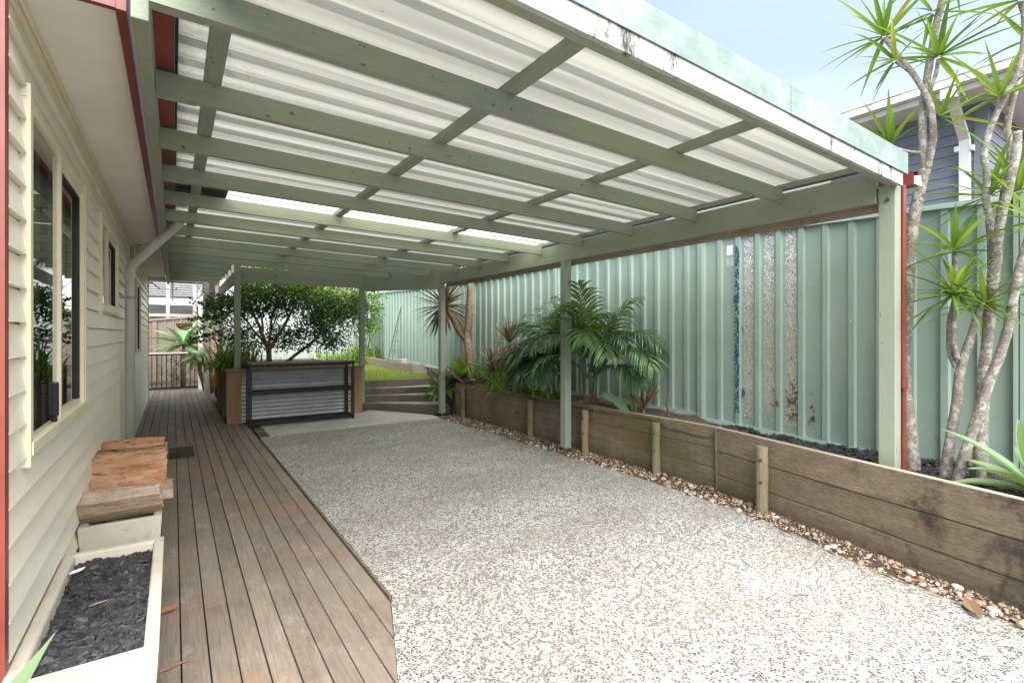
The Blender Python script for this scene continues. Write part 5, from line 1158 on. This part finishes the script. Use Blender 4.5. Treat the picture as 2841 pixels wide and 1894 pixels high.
# crown envelope: leaf clusters inside an ellipsoidal, lumpy volume
def cluster(c, n, s_, tone):
    for k in range(n):
        p = c+Vector((rr.gauss(0, s_), rr.gauss(0, s_), rr.gauss(0, s_*.7)))
        if p.x < .42 or (p.x < .95 and p.z > 2.05) or (p.y < 9.05 and p.z > 2.1) or p.y < 8.85: continue
        d = (p-c+Vector((rr.uniform(-1, 1), rr.uniform(-1, 1), rr.uniform(-.8, .6)))*.12).normalized(); leaf(m, p, d, rr.uniform(.045, .08), rr.uniform(.026, .042), min(.99, max(0, tone+rr.uniform(-.2, .25)+(.7 if rr.random() < .006 else 0))))
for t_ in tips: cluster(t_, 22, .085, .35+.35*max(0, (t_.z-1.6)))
lobes = [((1.3, 10.0, 2.15), (.75, .7, .42)), ((2.1, 10.0, 2.0), (.85, .7, .50)), ((2.85, 10.2, 1.85), (.65, .6, .55)), ((.75, 9.8, 1.75), (.42, .5, .30)), ((1.9, 10.3, 2.6), (1.0, .8, .4)), ((3.05, 10.4, 2.3), (.6, .5, .35)), ((2.4, 10.0, 1.35), (.6, .5, .28)), ((1.05, 10.2, 1.30), (.38, .4, .30)), ((1.75, 10.3, 1.35), (.40, .4, .25))]
for (c, s_) in lobes:
    n = int(215*s_[0]*s_[1]*s_[2]/.2)+18
    for k in range(n):
        a = Vector((rr.gauss(0, 1), rr.gauss(0, 1), rr.gauss(0, 1))).normalized()*rr.random()**.45; p = Vector((c[0]+a.x*s_[0], c[1]+a.y*s_[1], c[2]+a.z*s_[2]))
        if mnoise.noise(p*2.3) < -.12: continue
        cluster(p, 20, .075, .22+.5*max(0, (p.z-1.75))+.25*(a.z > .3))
for row in range(9):    # fringe twigs reaching over the deck
    p = Vector((.72, 9.6, 1.55+rr.uniform(-.25, .3))); d = Vector((-1, rr.uniform(-.3, .2), rr.uniform(-.35, .3))).normalized()
    for i in range(12):
        p = p+d*.042; leaf(m, p, (d+Vector((0, 0, rr.choice((-1, 1))*.9))).normalized(), .065, .04, rr.uniform(.1, .5)); leaf(m, p, (d+Vector((0, rr.choice((-1, 1))*.9, -.2))).normalized(), .065, .04, rr.uniform(.1, .5))
m.build('crown', 'leaf_tree', tr_)
m = MB(); m.tube([(.98, 9.02, .77), (.985, 9.02, 1.75)], .011, 8); o = m.build('garden_stake', 'stake', None, off=(.98, 9.02, .77)); tag(o, 'thin timber garden stake standing in the planter beside the green post', 'stake')
# --- back shrub at the fence corner, and plants beyond the deck
def bush(name, c, s_, n, label, mat='leaf_tree', ls=.05, seed=1, tone=.55, cat='shrub', grp=None):
    global m, rr
    rr = random.Random(seed); o = thing(name, (c[0], c[1], c[2]-s_[2]), label, cat, grp); m = MB()
    for k in range(n):
        a = Vector((rr.gauss(0, 1), rr.gauss(0, 1), rr.gauss(0, 1))).normalized()*rr.random()**.5; p = Vector((c[0]+a.x*s_[0], c[1]+a.y*s_[1], c[2]+a.z*s_[2]))
        if mnoise.noise(p*3) < -.15: continue
        for j in range(14):
            q = p+Vector((rr.gauss(0, .06), rr.gauss(0, .06), rr.gauss(0, .05))); leaf(m, q, Vector((rr.uniform(-1, 1), rr.uniform(-1, 1), rr.uniform(-.6, .8))).normalized(), ls*rr.uniform(.8, 1.5), ls*.6, min(.99, max(0, tone+rr.uniform(-.3, .25))))
    m.build('crown', mat, o); q = MB(); q.tube([(c[0], c[1], c[2]-s_[2]-.25), (c[0]+.03, c[1], c[2])], [.025, .012], 7); q.build('trunk', 'bark_tree', o); return o
bush('corner_shrub', (4.25, 13.0, 1.75), (.38, .5, .75), 190, 'tall bright green shrub in the far fence corner above the agapanthus', seed=3, tone=.7)
bush('small_shrub', (-.02, 15.6, .55), (.30, .25, .45), 60, 'small leafy shrub seen through the deck railing', seed=5, tone=.5, ls=.04)
bush('back_tree', (7.5, 24, 3.6), (1.6, 1.2, .9), 160, 'distant tree top showing above the neighbouring roof line', seed=6, tone=.4, ls=.10)
agave('agave', (.22, 15.6, 1.08), 'large pale agave leaning out beyond the railing', 22, .85, .19, 73, -.3, 1.15, .45, stem=[(.2, 15.7, 0), (.2, 15.65, .6), (.22, 15.6, 1.08)])
agave('agave', (.44, 13.2, .86), 'small pale agave drooping beside the white post', 18, .42, .13, 74, -.8, .9, .7, stem=[(.62, 13.3, 0), (.5, 13.25, .5), (.44, 13.2, .86)])
agave('agave', (.66, 13.6, 1.5), 'tall agave head partly hidden by the white post', 14, .6, .15, 75, -.3, 1.2, .5, stem=[(.75, 13.6, 0), (.66, 13.6, 1.5)])
m = MB(); o = thing('spiky_plant', (-.95, 15.9, 0), 'bright spiky plant peeping past the end of the house', 'plant'); rosette(m, (-.85, 15.9, 1.98), (.2, 0, 1), 34, .6, .05, -.6, 1.2, .5, (0.5, 1), 6, sword, .3, rr); m.build('leaf_head', 'leaf_drac', o); q = MB(); q.tube([(-.95, 15.9, 0), (-.85, 15.9, 1.98)], .03, 8); q.build('trunk', 'bark_cordy', o)
# hanging basket
hb = thing('hanging_basket', (.215, 14.2, 1.6), 'brown coir hanging basket of pale trailing plants at the deck end', 'hanging basket')
m = MB(); n = 18; rings = []
for j in range(7):
    ph_ = math.pi/2*j/6; r_ = .165*math.cos(ph_*.97); z = 1.62-.15*math.sin(ph_); b = len(m.v)
    for i in range(n): th = 6.2832*i/n; m.v.append((.215+r_*math.cos(th), 14.2+r_*math.sin(th), z))
    rings.append(b)
for a, b in zip(rings, rings[1:]):
    for i in range(n): j = (i+1) % n; m.face((a+i, b+i, b+j, a+j))
m.build('coir_liner', 'coir', hb, smooth=True)
m = MB()
for i in range(14): th = 6.2832*i/14; m.tube([(.215+.168*math.cos(th)*math.cos(p), 14.2+.168*math.sin(th)*math.cos(p), 1.62-.153*math.sin(p)) for p in (0, .4, .8, 1.2, 1.5)], .0035, 4)
m.tube([(.215+.168*math.cos(6.2832*i/20), 14.2+.168*math.sin(6.2832*i/20), 1.622) for i in range(21)], .0045, 5)
for i in range(3): th = 6.2832*i/3+.4; m.tube([(.215+.16*math.cos(th), 14.2+.16*math.sin(th), 1.62), (.215, 14.2, 1.97)], .003, 4)
m.tube([(.215, 14.2, 1.97), (.215, 14.4, 2.36)], .004, 4); m.build('wire_frame', 'dark_metal', hb)
m = MB(); rr = random.Random(4)
for k in range(60): a = rr.uniform(0, 6.28); q = rr.uniform(0, .13); m.blade((.215+q*math.cos(a), 14.2+q*math.sin(a), 1.60), sph(a, rr.uniform(.2, 1.3)), rr.uniform(.08, .26 if k < 10 else .15), .02, 1.5, 5, .2, None, rr.random())
m.build('plants', 'leaf_agave', hb)
# orange hose hanging over the planter side
m = MB()
for k in range(5):
    y = 9.9+k*.03; m.tube([(.70, y, .845), (.64, y, .84), (.62-.008*k, y+.01, .7), (.60-.01*k, y+.03, .50), (.60, y+.06, .42-.03*k), (.625, y+.09, .5), (.635, y+.09, .8)], .010, 6, .5, False)
o = m.build('hose', 'orange_hose', None, smooth=True, off=(.65, 9.95, .8)); tag(o, 'orange garden hose looped over the side of the planter', 'hose')
m = MB(); rr = random.Random(6)
for k in range(26): m.blade((.66, 9.75+rr.uniform(-.1, .25), .85), (-1, rr.uniform(-.4, .4), rr.uniform(.0, .6)), rr.uniform(.3, .6), .016, 3.5, 6, .2, None, rr.random())
o = m.build('dead_leaves', 'dry', None, off=(.66, 9.8, .85)); tag(o, 'withered brown leaves hanging over the planter side next to the hose', 'dead leaves')
# wire obelisk
m = MB(); T_ = Vector((4.35, 11.0, 2.0)); bases = [Vector((4.42, 12.0, .72)), Vector((4.30, 11.75, .72)), Vector((4.30, 11.45, .72)), Vector((4.42, 11.25, .75))]
for b in bases: m.tube([b, T_], .004, 4)
for t_ in (.2, .38, .56, .78):
    q = [b.lerp(T_, t_) for b in bases]; m.tube(q+[q[0]], .0035, 4, .5, False)
o = m.build('wire_obelisk', 'dark_metal', None, off=(4.35, 11.5, .72)); tag(o, 'thin leaning wire plant obelisk against the far fence', 'trellis')
m = MB(); m.box(4.38, 4.50, 11.0, 11.16, .68, .80); o = m.build('stone_block', 'trough', None, bevel=.01, off=(4.44, 11.08, .7)); tag(o, 'small cream stone block in the narrow bed beside the wire obelisk', 'stone')
# long blade of a strappy plant in the near left corner
o = thing('potted_strap_plant', (-.42, 1.55, .25), 'strappy plant at the near left corner with one broad pale leaf in view', 'plant'); m = MB()
m.blade((-.42, 1.45, .42), (.12, .9, -.02), .75, .10, .0, 10, .12, lambda t_: (1-.15*t_) if t_ < .55 else max(.06, .92*(1-(t_-.55)/.45)**1.1), .55, Vector((1, -.1, .45)).normalized())
m.build('leaves', 'leaf_agave', o, smooth=True)
# shared plant tones are set; final clean-up of unused material slots is not needed
